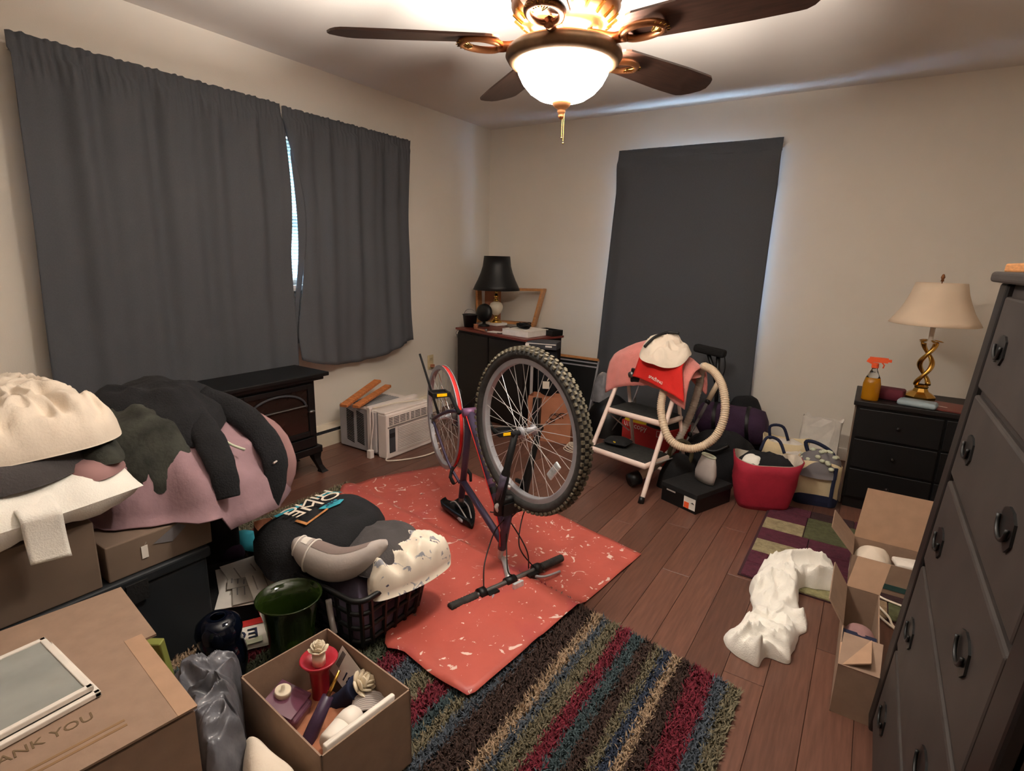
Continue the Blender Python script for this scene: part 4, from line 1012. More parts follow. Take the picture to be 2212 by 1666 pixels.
wp = thing('paper_bag', 'crumpled white paper bag standing against the back wall', 'paper bag', (2.93, -.30, 0))
rings = []
for z, e in ((0, 0), (.12, .004), (.22, .006), (.30, .006), (.352, .004)):
    ring = []
    for i in range(32):
        a = 2*pi*i/32; c_, s_ = cos(a), sin(a)
        x = math.copysign(abs(c_)**.35, c_)*.115; y = math.copysign(abs(s_)**.35, s_)*(.06-.08*z)
        nn = N.noise(V((x*22, y*22, z*16)))*.012
        ring.append((2.945+x+nn, -.32+y+nn*1.3, z+(N.noise(V((x*40, y*40, 3)))*.02 if z > .34 else 0)+(.012 if z > .34 and x < -.08 else 0)))
    rings.append(ring)
solid(MB().loft(rings).build('bag_body', 'paper', wp), .0015)
# ---------------------------------------------------------------- corner cabinet and what stands on it
K1 = V((.97, -.243, 0)); K2 = V((.243, .97, 0)); K0 = V((.18, -.70, 0)); RK = Matrix((K1, K2, V((0, 0, 1)))).transposed()
def K(a, b, z): return K0+K1*a+K2*b+V((0, 0, z))
cab = thing('cabinet', 'black brown cabinet set across the corner of the room', 'cabinet', K(.42, .21, 0))
bevel(MB().box(K(.42, .21, .37), (.82, .40, .70), RK).build('body', 'espresso', cab), .004)
bevel(MB().box(K(.42, .205, .728), (.85, .43, .018), RK).build('top', 'cherry', cab), .003)
bevel(MB().box(K(.42, .22, .012), (.80, .36, .024), RK).build('plinth', 'espresso', cab), .003)
for i in range(2):
    d_ = bevel(MB().box(K(.215+i*.41, .004, .37), (.395, .016, .66), RK).build('door', 'espresso', cab), .004)
    MB().ball(K(.38+i*.08, -.012, .42), .012, 10).build('knob', 'black', d_, True)
CZ = .738
def shade(name, ma, c, prof, n=40):
    return prof
# black lamp
lb = thing('table_lamp', 'brass and ivory table lamp with a black bell shade on the corner cabinet', 'table lamp', (.32, -.32, CZ))
L0 = V((.32, -.32, 0))
bevel(MB().box(L0+V((0, 0, CZ+.011)), (.16, .13, .022), RK).build('base_block', 'paper', lb), .003)
MB().lathe([(0, .76), (.055, .76), (.055, .772), (.035, .785), (.018, .80), (.014, .815), (.022, .825)], L0, 24).build('base', 'brass', lb, True)
MB().lathe([(.022, .825), (.045, .85), (.058, .88), (.06, .905), (.05, .93), (.02, .945)], L0, 24).build('ivory_body', 'wax', lb, True)
MB().lathe([(.02, .945), (.026, .955), (.018, .965), (.014, .98), (.024, .99), (.012, 1.0), (.012, 1.05), (.02, 1.055), (.02, 1.08), (0, 1.08)], L0, 20).build('stem', 'brass', lb, True)
solid(MB().lathe([(.205, 1.045), (.19, 1.08), (.165, 1.13), (.14, 1.19), (.122, 1.25), (.112, 1.335)], L0, 40).build('lamp_shade', 'black', lb, True), .003)
# wooden box frame
fr = thing('box_frame', 'open brown wooden box frame standing behind the black shaded lamp', 'frame', (.36, -.16, CZ))
for (a, b_) in (((.05, -.20, CZ), (.035, -.20, 1.04)), ((.045, -.20, 1.04), (.66, -.08, 1.055)), ((.66, -.08, 1.055), (.585, -.10, CZ)), ((.585, -.10, CZ+.01), (.05, -.20, CZ+.01))):
    a, b_ = V(a), V(b_); d = (b_-a).normalized(); nn = V((-.19, .98, 0)).normalized(); M3 = Matrix((d, nn, d.cross(nn))).transposed()
    MB().box((a+b_)/2, ((b_-a).length+.02, .09, .02), M3).build('side_board', 'oak', fr)
MB().box((.16, -.145, .90), (.16, .012, .30), rot('Z', 11)).build('back_panel', 'kraft', fr)
# black pail, round black thing, small things
pl_ = thing('pail', 'small black pail with a thin wire handle on the corner cabinet', 'pail', (.245, -.60, CZ))
MB().lathe([(0, 0), (.05, 0), (.062, .10), (.068, .105), (.064, .108), (.058, .10), (.047, .006), (0, .006)], (.245, -.60, CZ), 24).build('bucket', 'black', pl_, True)
MB().tube([(.245+.062*cos(a), -.60, CZ+.105+.045*sin(a)) for a in [pi*i/14 for i in range(15)]], .002, 6).build('wire_handle', 'steel', pl_, True)
tf = thing('desk_fan', 'round black object standing beside the black pail', 'fan', (.30, -.47, CZ))
MB().lathe([(0, -.03), (.06, -.028), (.075, -.015), (.08, 0), (.075, .02), (.05, .03), (0, .032)], (.30, -.47, CZ+.115), 26, rot('X', 80) @ rot('Z', 20)).build('head', 'black', tf, True)
MB().lathe([(0, 0), (.05, 0), (.045, .012), (.014, .02), (.012, .05), (0, .05)], (.30, -.47, CZ), 20).build('foot', 'black', tf, True)
wb = thing('document_box', 'flat white box with a black cable heap on its lid', 'box', K(.66, .20, CZ))
bevel(MB().box(K(.66, .17, CZ+.0225), (.26, .25, .045), RK @ rot('Z', 6)).build('box', 'paper', wb), .003)
bevel(MB().box(K(.66, .17, CZ+.0465), (.264, .254, .003), RK @ rot('Z', 6)).build('lid', 'white', wb), .001)
ck = MB(); rr = random.Random(9)
for k in range(7):
    c_ = K(.65+rr.uniform(-.02, .02), .17+rr.uniform(-.02, .02), CZ+.058+k*.005)
    ck.tube([c_+V((.048*cos(a), .035*sin(a), .006*sin(2*a+k))) for a in [2*pi*i/16 for i in range(16)]], .005, 5, closed=True)
ck.box(K(.65, .17, CZ+.068), (.06, .035, .025), RK)
one(ck, 'cable_heap', 'blackmatte', 'tangle of black cable and adapter on the flat white box', 'cable', True)
one(MB().tube(spline([K(.60, .15, CZ+.06), K(.56, .10, CZ+.05), K(.53, .05, CZ+.008), K(.50, .02, CZ+.006)], 14), .003, 6), 'cable', 'black', 'thin black cable trailing off the flat white box', 'cable', True)
dt_ = thing('letter_tray', 'shallow black tray at the right end of the corner cabinet', 'tray', K(.78, .33, CZ))
MB().box(K(.76, .34, CZ+.004), (.17, .12, .006), RK).build('floor_panel', 'black', dt_)
for (a, b_, d) in ((.76, .285, (.17, .008, .04)), (.76, .395, (.17, .008, .04)), (.845, .34, (.008, .12, .04)), (.675, .34, (.008, .12, .04))): MB().box(K(a, b_, CZ+.024), d, RK).build('tray_side', 'black', dt_)
for i, (a, b_, w_, d_, rz, ma, lb_) in enumerate(((.43, .07, .12, .09, 15, 'paper', 'white envelope on the front of the corner cabinet'), (.27, .05, .16, .05, -8, 'kraft', 'pink brown slip lying near the black pail'), (.50, .13, .10, .12, 40, 'paper', 'tilted white sheet beside the flat white box'))):
    q = MB().box(K(a, b_, CZ+.003+.001*i), (w_, d_, .003), RK @ rot('Z', rz)); one(q, 'envelope', ma, lb_, 'paper')
one(MB().lathe([(0, 0), (.016, 0), (.016, .012), (.019, .014), (.017, .035), (.02, .04), (0, .041)], K(.17, .07, CZ), 14), 'pill_bottle', 'kraft', 'little brown bottle between the pail and the lamp', 'bottle', True)
one(MB().lathe([(0, 0), (.012, 0), (.010, .02), (0, .022)], K(.34, .04, CZ), 10), 'bottle_cap', 'steel', 'small metal cap at the cabinet edge', 'cap', True)
# recorder and black bag at the right side of the cabinet, cord on the left side
vr = thing('video_recorder', 'flat grey recorder box wedged at the right side of the corner cabinet', 'recorder', (1.10, -.80, .66))
bevel(MB().box((1.09, -.80, .70), (.24, .14, .055), RK @ rot('Z', 28)).build('case', 'darkgray', vr), .003)
Rv = RK @ rot('Z', 28)
MB().box(V((1.09, -.80, .70))+Rv @ V((0, -.071, .012)), (.23, .002, .006), Rv).box(V((1.09, -.80, .70))+Rv @ V((.06, -.072, -.004)), (.05, .002, .012), Rv).box(V((1.09, -.80, .70))+Rv @ V((-.105, -.072, -.006)), (.028, .002, .028), Rv).build('front_panel', 'paper', vr)
hg = thing('hanging_bag', 'black bag hanging off the right side of the cabinet with a white strap', 'bag', (1.10, -.78, .30))
MB().loft([[V((1.12, -.78, z))+RK @ V((wx_*cos(a), wy_*sin(a), 0)) for a in [2*pi*i/18 for i in range(18)]] for z, wx_, wy_ in ((.30, .04, .02), (.33, .085, .05), (.45, .10, .06), (.58, .10, .055), (.67, .08, .03))], cap=True).build('bag', 'blackcloth', hg, True)
MB().box((1.03, -.855, .44), (.028, .004, .36), RK).build('strap', 'graytrim', hg)
MB().tube([(1.20, -.83, .52), (1.17, -.86, .44)], .004, 5).box((1.165, -.87, .41), (.05, .03, .05), rot('Z', 30)).build('power_plug', 'cream', hg)
oc = one(MB().box(K(-.012, .03, .665), (.012, .03, .026), RK).tube(spline([K(-.02, .04, .72), K(-.035, .02, .68), K(-.03, .05, .62), K(-.02, .03, .64)], 16), .003, 5), 'cord_switch', 'graydark', 'inline cord switch clipped to the left side of the cabinet', 'switch')
# leaning picture frames
for i, (off, ma, lab) in enumerate(((0, 'oak', 'oak topped picture frame leaning on the back wall'), (.035, 'alloy', 'silver metal picture frame leaning in front of an oak one'), (.07, 'alloy', 'foremost narrow silver frame leaning under the window'))):
    f = thing('picture_frame', lab, 'picture frame', (1.02, -.14-off, 0), group='frames leaning by the window')
    x0, x1 = .78, 1.215+.008*i; z1 = .485-.028*i; yb, yt = -.17-off, -.045-off*.8
    def PP(x, t): return V((x, yb+(yt-yb)*t, .004+z1*t))
    def bar(a, b_, wd, nm, ma_):
        a, b_ = V(a), V(b_); d = (b_-a).normalized(); up = (PP(0, 1)-PP(0, 0)).normalized(); nn = V((1, 0, 0)).cross(up); t2 = nn.cross(d)
        MB().box((a+b_)/2, ((b_-a).length+wd, .016, wd), Matrix((d, nn, t2)).transposed()).build(nm, ma_, f)
    bar(PP(x0, 1), PP(x1, 1), .022 if i == 0 else .012, 'frame_bar', ma); bar(PP(x0, 0), PP(x1, 0), .016, 'frame_bar', ma)
    bar(PP(x0, 0), PP(x0, 1), .014, 'frame_bar', ma if i else 'oak'); bar(PP(x1, 0), PP(x1, 1), .014, 'frame_bar', 'alloy')
    MB().add([PP(x0, .02)+V((0, -.002, 0)), PP(x1, .02)+V((0, -.002, 0)), PP(x1, .98)+V((0, -.002, 0)), PP(x0, .98)+V((0, -.002, 0)), PP(x0, .02)+V((0, .006, 0)), PP(x1, .02)+V((0, .006, 0)), PP(x1, .98)+V((0, .006, 0)), PP(x0, .98)+V((0, .006, 0))], [(0, 1, 2, 3), (7, 6, 5, 4), (0, 4, 5, 1), (3, 2, 6, 7), (0, 3, 7, 4), (1, 5, 6, 2)]).build('picture', 'black', f)
# brown paper shopping bag
kb = thing('shopping_bag', 'brown paper shopping bag with a dark script logo behind the front wheel', 'paper bag', (1.22, -.86, 0), rad(14))
rings = []
for z in (0, .1, .2, .3, .335):
    rings.append([(sx*(.165+.012*N.noise(V((sx*3, z*9, 1)))), sy*(.075-.03*z)+.004*N.noise(V((sx*9, z*20, sy))), z+(.02*N.noise(V((sx*5, sy*5, 2))) if z > .32 else 0)) for sx, sy in ((-1, -1), (-.5, -1.02), (0, -1.03), (.5, -1.02), (1, -1), (1, 0), (1, 1), (.3, 1), (-.4, 1), (-1, 1), (-1, 0))])
solid(MB().loft(rings).build('bag_body', 'kraft', kb, world=False), .002)
MB().box((0, 0, .003), (.32, .14, .004)).build('bag_base', 'kraft', kb, world=False)
lg_ = MB()
for k in range(3):
    lg_.tube([V((.02+.022*i-.02*k, -.0775+.0008*i*0+.03*(.17-k*.028-.5+.5)*0, .205+.006*i-k*.030+.012*sin(i*2.3+k)))+V((0, .004*(2-k)*.0, 0)) for i in range(6-k)], .0032, 5)
lo_ = lg_.build('script_logo', 'slot', kb, True, world=False); lo_.location = (0, -.003, 0)
MB().tube([(.055+.05*cos(a), -.079, .19+.034*sin(a)) for a in [2*pi*i/22 for i in range(15)]], .002, 5).build('logo_ring', 'slot', kb, True, world=False)
MB().box((-.09, -.10, .20), (.055, .05, .26), rot('X', -5)).build('dark_content', 'black', kb, world=False)
one(MB().mound([(1.30, -.72), (1.42, -.74), (1.46, -.62), (1.36, -.55), (1.28, -.62)], 0, .10, 30, 8, fold=.02, fs=14, seed=31), 'black_cloth', 'blackcloth', 'black cloth on the floor right of the brown paper bag', 'cloth', True)

# ---------------------------------------------------------------- right dresser with lamp and things
rdz = .622
rdr = thing('dresser', 'nearly black low dresser against the back wall under the white lamp', 'dresser', (3.50, -.68, 0))
bevel(MB().b2((3.12, -.885, .06), (3.90, -.46, .595)).build('body', 'black', rdr), .004)
bevel(MB().b2((3.105, -.905, .595), (3.915, -.45, rdz)).build('top', 'espresso', rdr), .004)
MB().b2((3.13, -.87, 0), (3.89, -.47, .06)).build('plinth', 'black', rdr)
MB().b2((3.112, -.88, .02), (3.12, -.46, .595)).build('side_panel', 'carddark', rdr)
for j in range(2):
    for i in range(3):
        d_ = bevel(MB().b2((3.135+j*.38, -.900, .075+i*.172), (3.505+j*.38, -.885, .237+i*.172)).build('drawer', 'black', rdr), .004)
        MB().ball((3.32+j*.38, -.915, .156+i*.172), .011, 8).build('knob', 'espresso', d_, True)
lw_ = thing('table_lamp', 'open twist brass table lamp with a white bell shade', 'table lamp', (3.405, -.60, rdz))
W0 = V((3.405, -.60, 0))
MB().lathe([(0, .622), (.075, .622), (.078, .636), (.06, .65), (.04, .662), (.032, .68), (.036, .69), (.024, .70)], W0, 8, ph=pi/8).build('base', 'brass', lw_)
for ph in (0, pi):
    MB().tube([W0+V(((.026*abs(sin(2*pi*t))+.004)*cos(pi*2*t+ph)*1.0+.0, (.026*abs(sin(2*pi*t))+.004)*sin(pi*2*t+ph), .70+.235*t)) if False else W0+V((.027*cos(2*pi*t*1.0+ph)*1, .027*sin(2*pi*t*1.0+ph), .70+.235*t)) for t in [i/30 for i in range(31)]], [.012+.002*cos(4*pi*t/30) for t in range(31)], 10).build('twist_strand', 'brass', lw_, True)
MB().lathe([(0, .93), (.03, .932), (.022, .945), (.012, .955), (.012, 1.02), (.02, 1.025), (.02, 1.07), (0, 1.07)], W0, 16).build('socket', 'cream', lw_, True)
for a in range(5):
    aa = 2*pi*a/5; MB().ball(W0+V((.038*cos(aa), .038*sin(aa), .945)), (.024, .010, .004), 8, rot('Z', math.degrees(aa)) @ rot('Y', 12)).build('brass_leaf', 'brass', lw_, True)
sp = MB(); rings = []
for r, z in ((.205, 1.035), (.19, 1.06), (.165, 1.10), (.143, 1.15), (.125, 1.20), (.112, 1.255)):
    rings.append([W0+V((r*cos(a)*(1+.012*cos(8*a)), r*sin(a)*(1+.012*cos(8*a)), z)) for a in [2*pi*i/48 for i in range(48)]])
solid(sp.loft(rings).build('lamp_shade', 'lampshade', lw_, True), .003)
MB().cyl(W0+V((0, 0, 1.07)), W0+V((0, 0, 1.27)), .003, n=6).lathe([(0, 1.262), (.008, 1.264), (.006, 1.275), (.010, 1.285), (.005, 1.30), (0, 1.303)], W0, 12).build('finial', 'bronze', lw_, True)
sp_ = thing('spray_bottle', 'spray bottle of amber cleaner with an orange trigger head', 'spray bottle', (3.172, -.84, rdz))
q0 = V((3.172, -.84, rdz))
MB().loft([[q0+V((wx_*cos(a), wy_*sin(a), z)) for a in [2*pi*i/24 for i in range(24)]] for z, wx_, wy_ in ((0, .038, .028), (.006, .042, .031), (.09, .042, .031), (.125, .034, .026))], cap=True).build('bottle', 'amberliquid', sp_, True)
MB().loft([[q0+V((wx_*cos(a), wy_*sin(a), z)) for a in [2*pi*i/24 for i in range(24)]] for z, wx_, wy_ in ((.125, .034, .026), (.15, .022, .020), (.17, .014, .014), (.18, .014, .014))], cap=True).build('bottle_neck', 'clearglass', sp_, True)
MB().lathe([(0, .178), (.017, .178), (.017, .20), (.012, .205), (0, .206)], q0, 18).box(q0+V((.012, 0, .222)), (.085, .022, .026)).box(q0+V((-.025, 0, .212)), (.03, .02, .02), rot('Y', 25)).box(q0+V((.06, 0, .222)), (.02, .014, .014)).build('trigger_head', 'orange', sp_)
MB().tube([q0+V((.028, 0, .21)), q0+V((.04, 0, .195)), q0+V((.036, 0, .18))], .004, 6).build('trigger', 'orange', sp_, True)
one(MB().rbox((3.265, -.74, rdz+.03), (.13, .10, .06), .012, rot('Z', -10)), 'eyeglass_case', 'maroon', 'dark maroon case between the spray bottle and the brass lamp', 'case', True)
one(MB().rbox((3.385, -.835, rdz+.014), (.17, .10, .028), .02, rot('Z', -10)), 'wipes_pack', 'tealtray', 'pale blue grey wipes pack at the front of the dark dresser', 'pack', True)
mz = thing('magazine', 'red covered magazine lying right of the wipes pack', 'magazine', (3.55, -.78, rdz))
MB().box((3.55, -.78, rdz+.004), (.20, .22, .006), rot('Z', -12)).build('pages', 'cherry', mz)
MB().box((3.49, -.80, rdz+.0075), (.05, .005, .001), rot('Z', -20)).build('cover_line', 'paper', mz)

# ---------------------------------------------------------------- tall chest at the right edge
chx = thing('chest_of_drawers', 'tall dark brown chest of drawers at the right edge, leaning slightly back', 'chest of drawers', (3.28, -2.6, 0))
chx.rotation_euler = (0, 0, 0)
LE = .0657                                                     # lean of the front, x per metre of height
def CH(d, y, z): return V((3.279+LE*z+d*.998, y, z-d*LE))      # d depth into the chest, y along it, z up
def chbox(d0, d1, ya, yb, z0, z1):
    m_ = MB(); m_.add([CH(d, y, z) for z in (z0, z1) for d, y in ((d0, ya), (d1, ya), (d1, yb), (d0, yb))], [(3, 2, 1, 0), (4, 5, 6, 7), (0, 1, 5, 4), (1, 2, 6, 5), (2, 3, 7, 6), (3, 0, 4, 7)]); return m_
cy0, cy1 = -3.55, -2.60
bevel(chbox(.014, .44, cy0, cy1, .035, 1.30).build('carcass', 'chestwood', chx), .004)
bevel(chbox(0, .03, cy1-.085, cy1, .035, 1.30).build('corner_stile', 'espresso', chx), .006)
bevel(chbox(0, .03, cy0, cy0+.085, .035, 1.30).build('corner_stile', 'espresso', chx), .006)
bevel(chbox(-.02, .46, cy0-.02, cy1+.02, 1.30, 1.325).build('top', 'chestwood', chx), .008, 3)
bevel(chbox(.0, .45, cy0-.01, cy1+.01, 1.325, 1.345).build('runner', 'oak', chx), .004)
MB().add([CH(d, y, z) for z in (0.0, .045) for d, y in ((.02, cy0+.01), (.42, cy0+.01), (.42, cy1-.01), (.02, cy1-.01))], [(3, 2, 1, 0), (4, 5, 6, 7), (0, 1, 5, 4), (1, 2, 6, 5), (2, 3, 7, 6), (3, 0, 4, 7)]).build('plinth', 'espresso', chx)
zs = [.07, .33, .59, .83, 1.05, 1.28]
for i in range(5):
    for j in range(1):
        ya, yb = cy0+.095, cy1-.095
        d_ = bevel(chbox(.002, .02, ya, yb, zs[i]+.008, zs[i+1]-.008).build('drawer', 'chestwood', chx), .006)
        for yy in (-2.83, -3.28):
            z_ = (zs[i]+zs[i+1])/2
            pb = MB(); pb.add([CH(d, yy+oy, z_+oz) for d in (-.002, .003) for oy, oz in ((-.05, -.012), (-.03, -.03), (0, -.022), (.03, -.03), (.05, -.012), (.04, .02), (.015, .03), (-.015, .03), (-.04, .02))], [tuple(range(9)), tuple(reversed(range(9, 18)))]+[(k, (k+1) % 9, 9+(k+1) % 9, 9+k) for k in range(9)])
            pb.build('backplate', 'black', d_)
            MB().tube([CH(-.006, yy+.035*cos(a), z_+.008+.028*sin(a)) if abs(sin(a)) > .01 else CH(-.006, yy+.035*cos(a), z_+.008) for a in [pi+pi*k/12 for k in range(13)]], .0035, 6).build('bail_pull', 'black', d_, True)
# ---------------------------------------------------------------- cardboard boxes by the chest
def carton(t, x0, x1, y0, y1, h, ma='cardboard', th=.004, base=0):
    for nm, a, b_ in (('side', (x0, y0, base), (x0+th, y1, h)), ('side', (x1-th, y0, base), (x1, y1, h)), ('side', (x0+th, y0, base), (x1-th, y0+th, h)), ('side', (x0+th, y1-th, base), (x1-th, y1, h))): MB().b2(a, b_).build(nm, ma, t)
    MB().b2((x0, y0, base), (x1, y1, base+.004)).build('bottom', ma, t)
def flap(t, a, b_, d, ma='cardlight', th=.004, nm='flap'):
    a, b_, d = V(a), V(b_), V(d); nn = (b_-a).cross(d).normalized()*th
    MB().add([a, b_, b_+d, a+d, a+nn, b_+nn, b_+d+nn, a+d+nn], [(3, 2, 1, 0), (4, 5, 6, 7), (0, 1, 5, 4), (1, 2, 6, 5), (2, 3, 7, 6), (3, 0, 4, 7)]).build(nm, ma, t)
bA = thing('cardboard_box', 'open cardboard box with a green printed band on the patchwork rug', 'cardboard box', (3.32, -1.72, .013))
carton(bA, 3.195, 3.46, -1.80, -1.60, .145, base=.014)
flap(bA, (3.195, -1.60, .145), (3.46, -1.60, .145), (.02, .05, .22)); flap(bA, (3.195, -1.80, .145), (3.195, -1.60, .145), (-.09, 0, .10), 'cardboard')
MB().b2((3.205, -1.8022, .035), (3.455, -1.8005, .058)).build('printed_band', mat('bandgreen', (48, 78, 74), .8), bA)
for i in range(3): MB().b2((3.215, -1.8022, .07+i*.02), (3.275-i*.008, -1.8005, .079+i*.02)).build('printed_text', mat('bandgray', (120, 100, 80), .8), bA)
one(MB().mound([(3.21, -1.78), (3.33, -1.785), (3.34, -1.62), (3.21, -1.62)], .05, .10, 28, 8, fold=.015, seed=33, drop=.03), 'wrapped_item', 'cream', 'cream wrapped item filling the box with the green band', 'item', True)
one(MB().rbox((3.395, -1.71, .125), (.10, .08, .02), .008, rot('Z', 15)), 'small_carton', 'paper', 'small pale packet in the box with the green band', 'packet', True)
wc = MB(); wc.tube(spline([(3.42, -1.88, .019), (3.33, -1.86, .019), (3.27, -1.80+.0-.03, .022), (3.275, -1.92, .019), (3.31, -2.0, .018), (3.38, -2.06, .006), (3.44, -2.10, .006)], 50), .0045, 6).tube(spline([(3.265, -1.84, .022), (3.30, -1.93, .026), (3.34, -1.99, .020), (3.36, -2.04, .012), (3.42, -2.05, .008)], 30), .0045, 6)
one(wc, 'power_cord', 'cream', 'loose white cord on the floor between the two cardboard boxes', 'cord', True)
bB = thing('cardboard_box', 'open cardboard box with raised flaps pushed against the tall chest', 'cardboard box', (3.245, -2.35, 0))
carton(bB, 3.185, 3.29, -2.62, -2.12, .165)
flap(bB, (3.185, -2.12, .165), (3.29, -2.12, .165), (.02, .06, .10)); flap(bB, (3.185, -2.40, .165), (3.185, -2.12, .165), (-.05, .02, .07), 'cardboard')
flap(bB, (3.185, -2.62, .165), (3.29, -2.62, .165), (.005, .13, .03), 'cardboard'); flap(bB, (3.185, -2.62, .165), (3.185, -2.50, .165), (.08, .01, .035), 'cardlight')
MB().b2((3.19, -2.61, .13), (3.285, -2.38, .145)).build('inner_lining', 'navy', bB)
one(MB().mound([(3.20, -2.50), (3.28, -2.50), (3.28, -2.30), (3.20, -2.30)], .105, .04, 26, 8, fold=.012, seed=34), 'folded_item', 'dustyrose', 'pinkish cloth inside the box against the tall chest', 'cloth', True)
# ---------------------------------------------------------------- white towel on the floor
tl = thing('white_towel', 'white towel crumpled across the floor and the patchwork rug', 'towel', (2.97, -2.2, 0))
to_ = [(2.835, -2.47), (2.895, -2.53), (2.965, -2.55), (2.985, -2.49), (3.05, -2.47), (3.055, -2.40), (3.065, -2.32), (3.085, -2.22), (3.05, -2.12), (3.03, -2.02), (3.05, -1.95), (3.15, -1.91), (3.17, -1.83), (3.12, -1.76), (3.02, -1.76), (2.94, -1.82), (2.88, -1.92), (2.855, -2.05), (2.88, -2.18), (2.90, -2.28), (2.865, -2.38)]
def tz(x, y): return .015 if y > -1.99 else .002
mbw = MB()
n = 120; oo = smooth(to_, n); spine = lambda y: 2.965+.0*y+.06*max(0, y+2.0)
rings = []; n = 220; oo = smooth(to_, n)
for k in range(41):
    t = k/40; ring = []
    for q in oo:
        cy_ = max(-2.48, min(-1.84, q[1])); cx_ = 2.955+(.12*(cy_+2.1) if cy_ > -2.1 else 0)
        x, y = cx_+(q[0]-cx_)*t, cy_+(q[1]-cy_)*t
        hh = (.070+.035*sin(y*9))*(1-t**3)**.6
        wx_ = x+.05*N.noise(V((x*7, y*7, 3))); wy_ = y+.05*N.noise(V((x*7, y*7, 8)))
        rdg = (1-abs(N.noise(V((wx_*4+wy_*2, wy_*11-wx_*3, 1)))))**4
        rdg2 = (1-abs(N.noise(V((wx_*14, wy_*17, 5)))))**5
        z = tz(x, y)+.004+max(0, hh*.75+(.050*rdg+.018*rdg2-.012)*(1-t**8)+.004*N.noise(V((x*60, y*60, 1))))
        ring.append((x+.010*N.noise(V((y*22, x*9, 2))), y+.010*N.noise(V((x*22, y*9, 6))), z))
    rings.append(ring)
rings.append([(x, y, tz(x, y)) for x, y, z in rings[-1]])
mbw.loft(rings).build('towel', 'whitecloth', tl, True)
# ---------------------------------------------------------------- stacked trunk and boxes with bedding on top
tk = thing('storage_trunk', 'black storage trunk on the floor under the two brown boxes', 'trunk', (1.13, -3.90, 0))
bevel(MB().b2((.93, -4.32, .0), (1.355, -3.50, .315)).build('body', mat('trunk', (26, 30, 34), .6), tk), .012, 3)
bevel(MB().b2((.925, -4.33, .315), (1.365, -3.49, .355)).build('lid', mat('trunk', (26, 30, 34), .6), tk), .01, 3)
for yy in (-3.72, -4.1): MB().b2((1.363, yy-.03, .27), (1.371, yy+.03, .335)).build('latch', 'blackmatte', tk)
b1_ = thing('moving_box', 'large plain brown cardboard box under the white pillow', 'cardboard box', (1.15, -4.05, .356))
bevel(MB().b2((.95, -4.32, .356), (1.355, -3.80, .565)).build('box', 'carddark', b1_), .004)
MB().b2((1.3545, -3.93, .545), (1.3565, -3.90, .562)).build('sticker', 'yellow', b1_)
b2_ = thing('moving_box', 'smaller brown cardboard box with a white tag under the mauve sheet', 'cardboard box', (1.15, -3.62, .356))
bevel(MB().b2((.95, -3.782, .356), (1.35, -3.475, .47)).build('box', 'carddark', b2_), .004)
tg = MB().b2((1.351, -3.69, .395), (1.353, -3.672, .435)).build('tag', 'paper', b2_)
MB().tube([(1.352, -3.68, .435), (1.356, -3.676, .447)], .001, 4).build('tag_string', 'paper', tg)
MB().add([(1.3515, -3.655, .43), (1.3515, -3.58, .47), (1.3515, -3.555, .45), (1.3515, -3.60, .415), (1.3525, -3.655, .43), (1.3525, -3.58, .47), (1.3525, -3.555, .45), (1.3525, -3.60, .415)], [(0, 1, 2, 3), (7, 6, 5, 4), (0, 4, 5, 1), (1, 5, 6, 2), (2, 6, 7, 3), (3, 7, 4, 0)]).build('printed_picture', 'graydark', b2_)
st2 = one(MB().rbox((.78, -3.32, .14), (.42, .30, .27), .03), 'foot_stool', 'blackmatte', 'dark stool holding up the mauve sheet beside the black trunk', 'stool', True)
# heap of sheet: analytic surface that the other clothes lie on
HCX, HCY, HA, HB2 = .955, -3.42, .42, .37
def hr(x, y):
    dx, dy = (x-HCX)/HA, (y-HCY)/HB2; return math.sqrt(dx*dx+dy*dy)
def HS(x, y):
    r = hr(x, y)
    if r < 1: z = .43+.30*(1-r**2.2)**.55
    else: z = .43-(r-1)*1.0
    return z+.022*N.noise(V((x*6, y*6, 2)))
hp = thing('bed_sheet', 'mauve bed sheet heaped over the smaller brown box', 'sheet', (HCX, HCY, .47))
mbs = MB(); rings = []
for k in range(27):
    t = k/26*1.04; ring = []
    for i in range(84):
        a = 2*pi*i/84; x = HCX+HA*t*cos(a); y = HCY+HB2*t*sin(a)
        z = HS(x, y)
        f = abs(N.noise(V((cos(a)*3.4, sin(a)*3.4, t*.8))))*.06*min(1, t*1.3)+.03*(1-abs(N.noise(V((x*8+y*3, y*6, 0)))))**4
        x += cos(a)*f*1.2; y += sin(a)*f*1.2; z += f*.5
        if x > .94 and y < -3.475: z = max(z, .476)
        if x > .94 and y < -3.79: z = max(z, .57)
        ring.append((x, y, max(z, .10)))
    rings.append(ring)
solid(mbs.loft(rings).build('sheet', 'mauve', hp, True), .004, -1)
def patch(name, ma, lab, cat, outline, off, h, fold=.02, seed=0, fs=9, p=2.4, kind_name='cloth', extra=None):
    z0 = lambda x, y: HS(x, y)+off
    t = thing(name, lab, cat, (sum(q[0] for q in outline)/len(outline), sum(q[1] for q in outline)/len(outline), z0(*outline[0])))
    MB().mound(outline, z0, h, 56, 12, p=p, fold=fold, fs=fs, seed=seed, drop=.006).build(kind_name, ma, t, True)
    return t
camo = mat('camo', (52, 53, 47), .95, var=.5, vs_=14, bump=.3)
patch('camouflage_shirt', 'camo', 'dark camouflage shirt lying on the mauve sheet beside the comforter', 'shirt', [(1.0, -3.72), (1.18, -3.68), (1.29, -3.60), (1.31, -3.50), (1.18, -3.46), (1.0, -3.5), (.88, -3.6)], .045, .04, .03, 41)
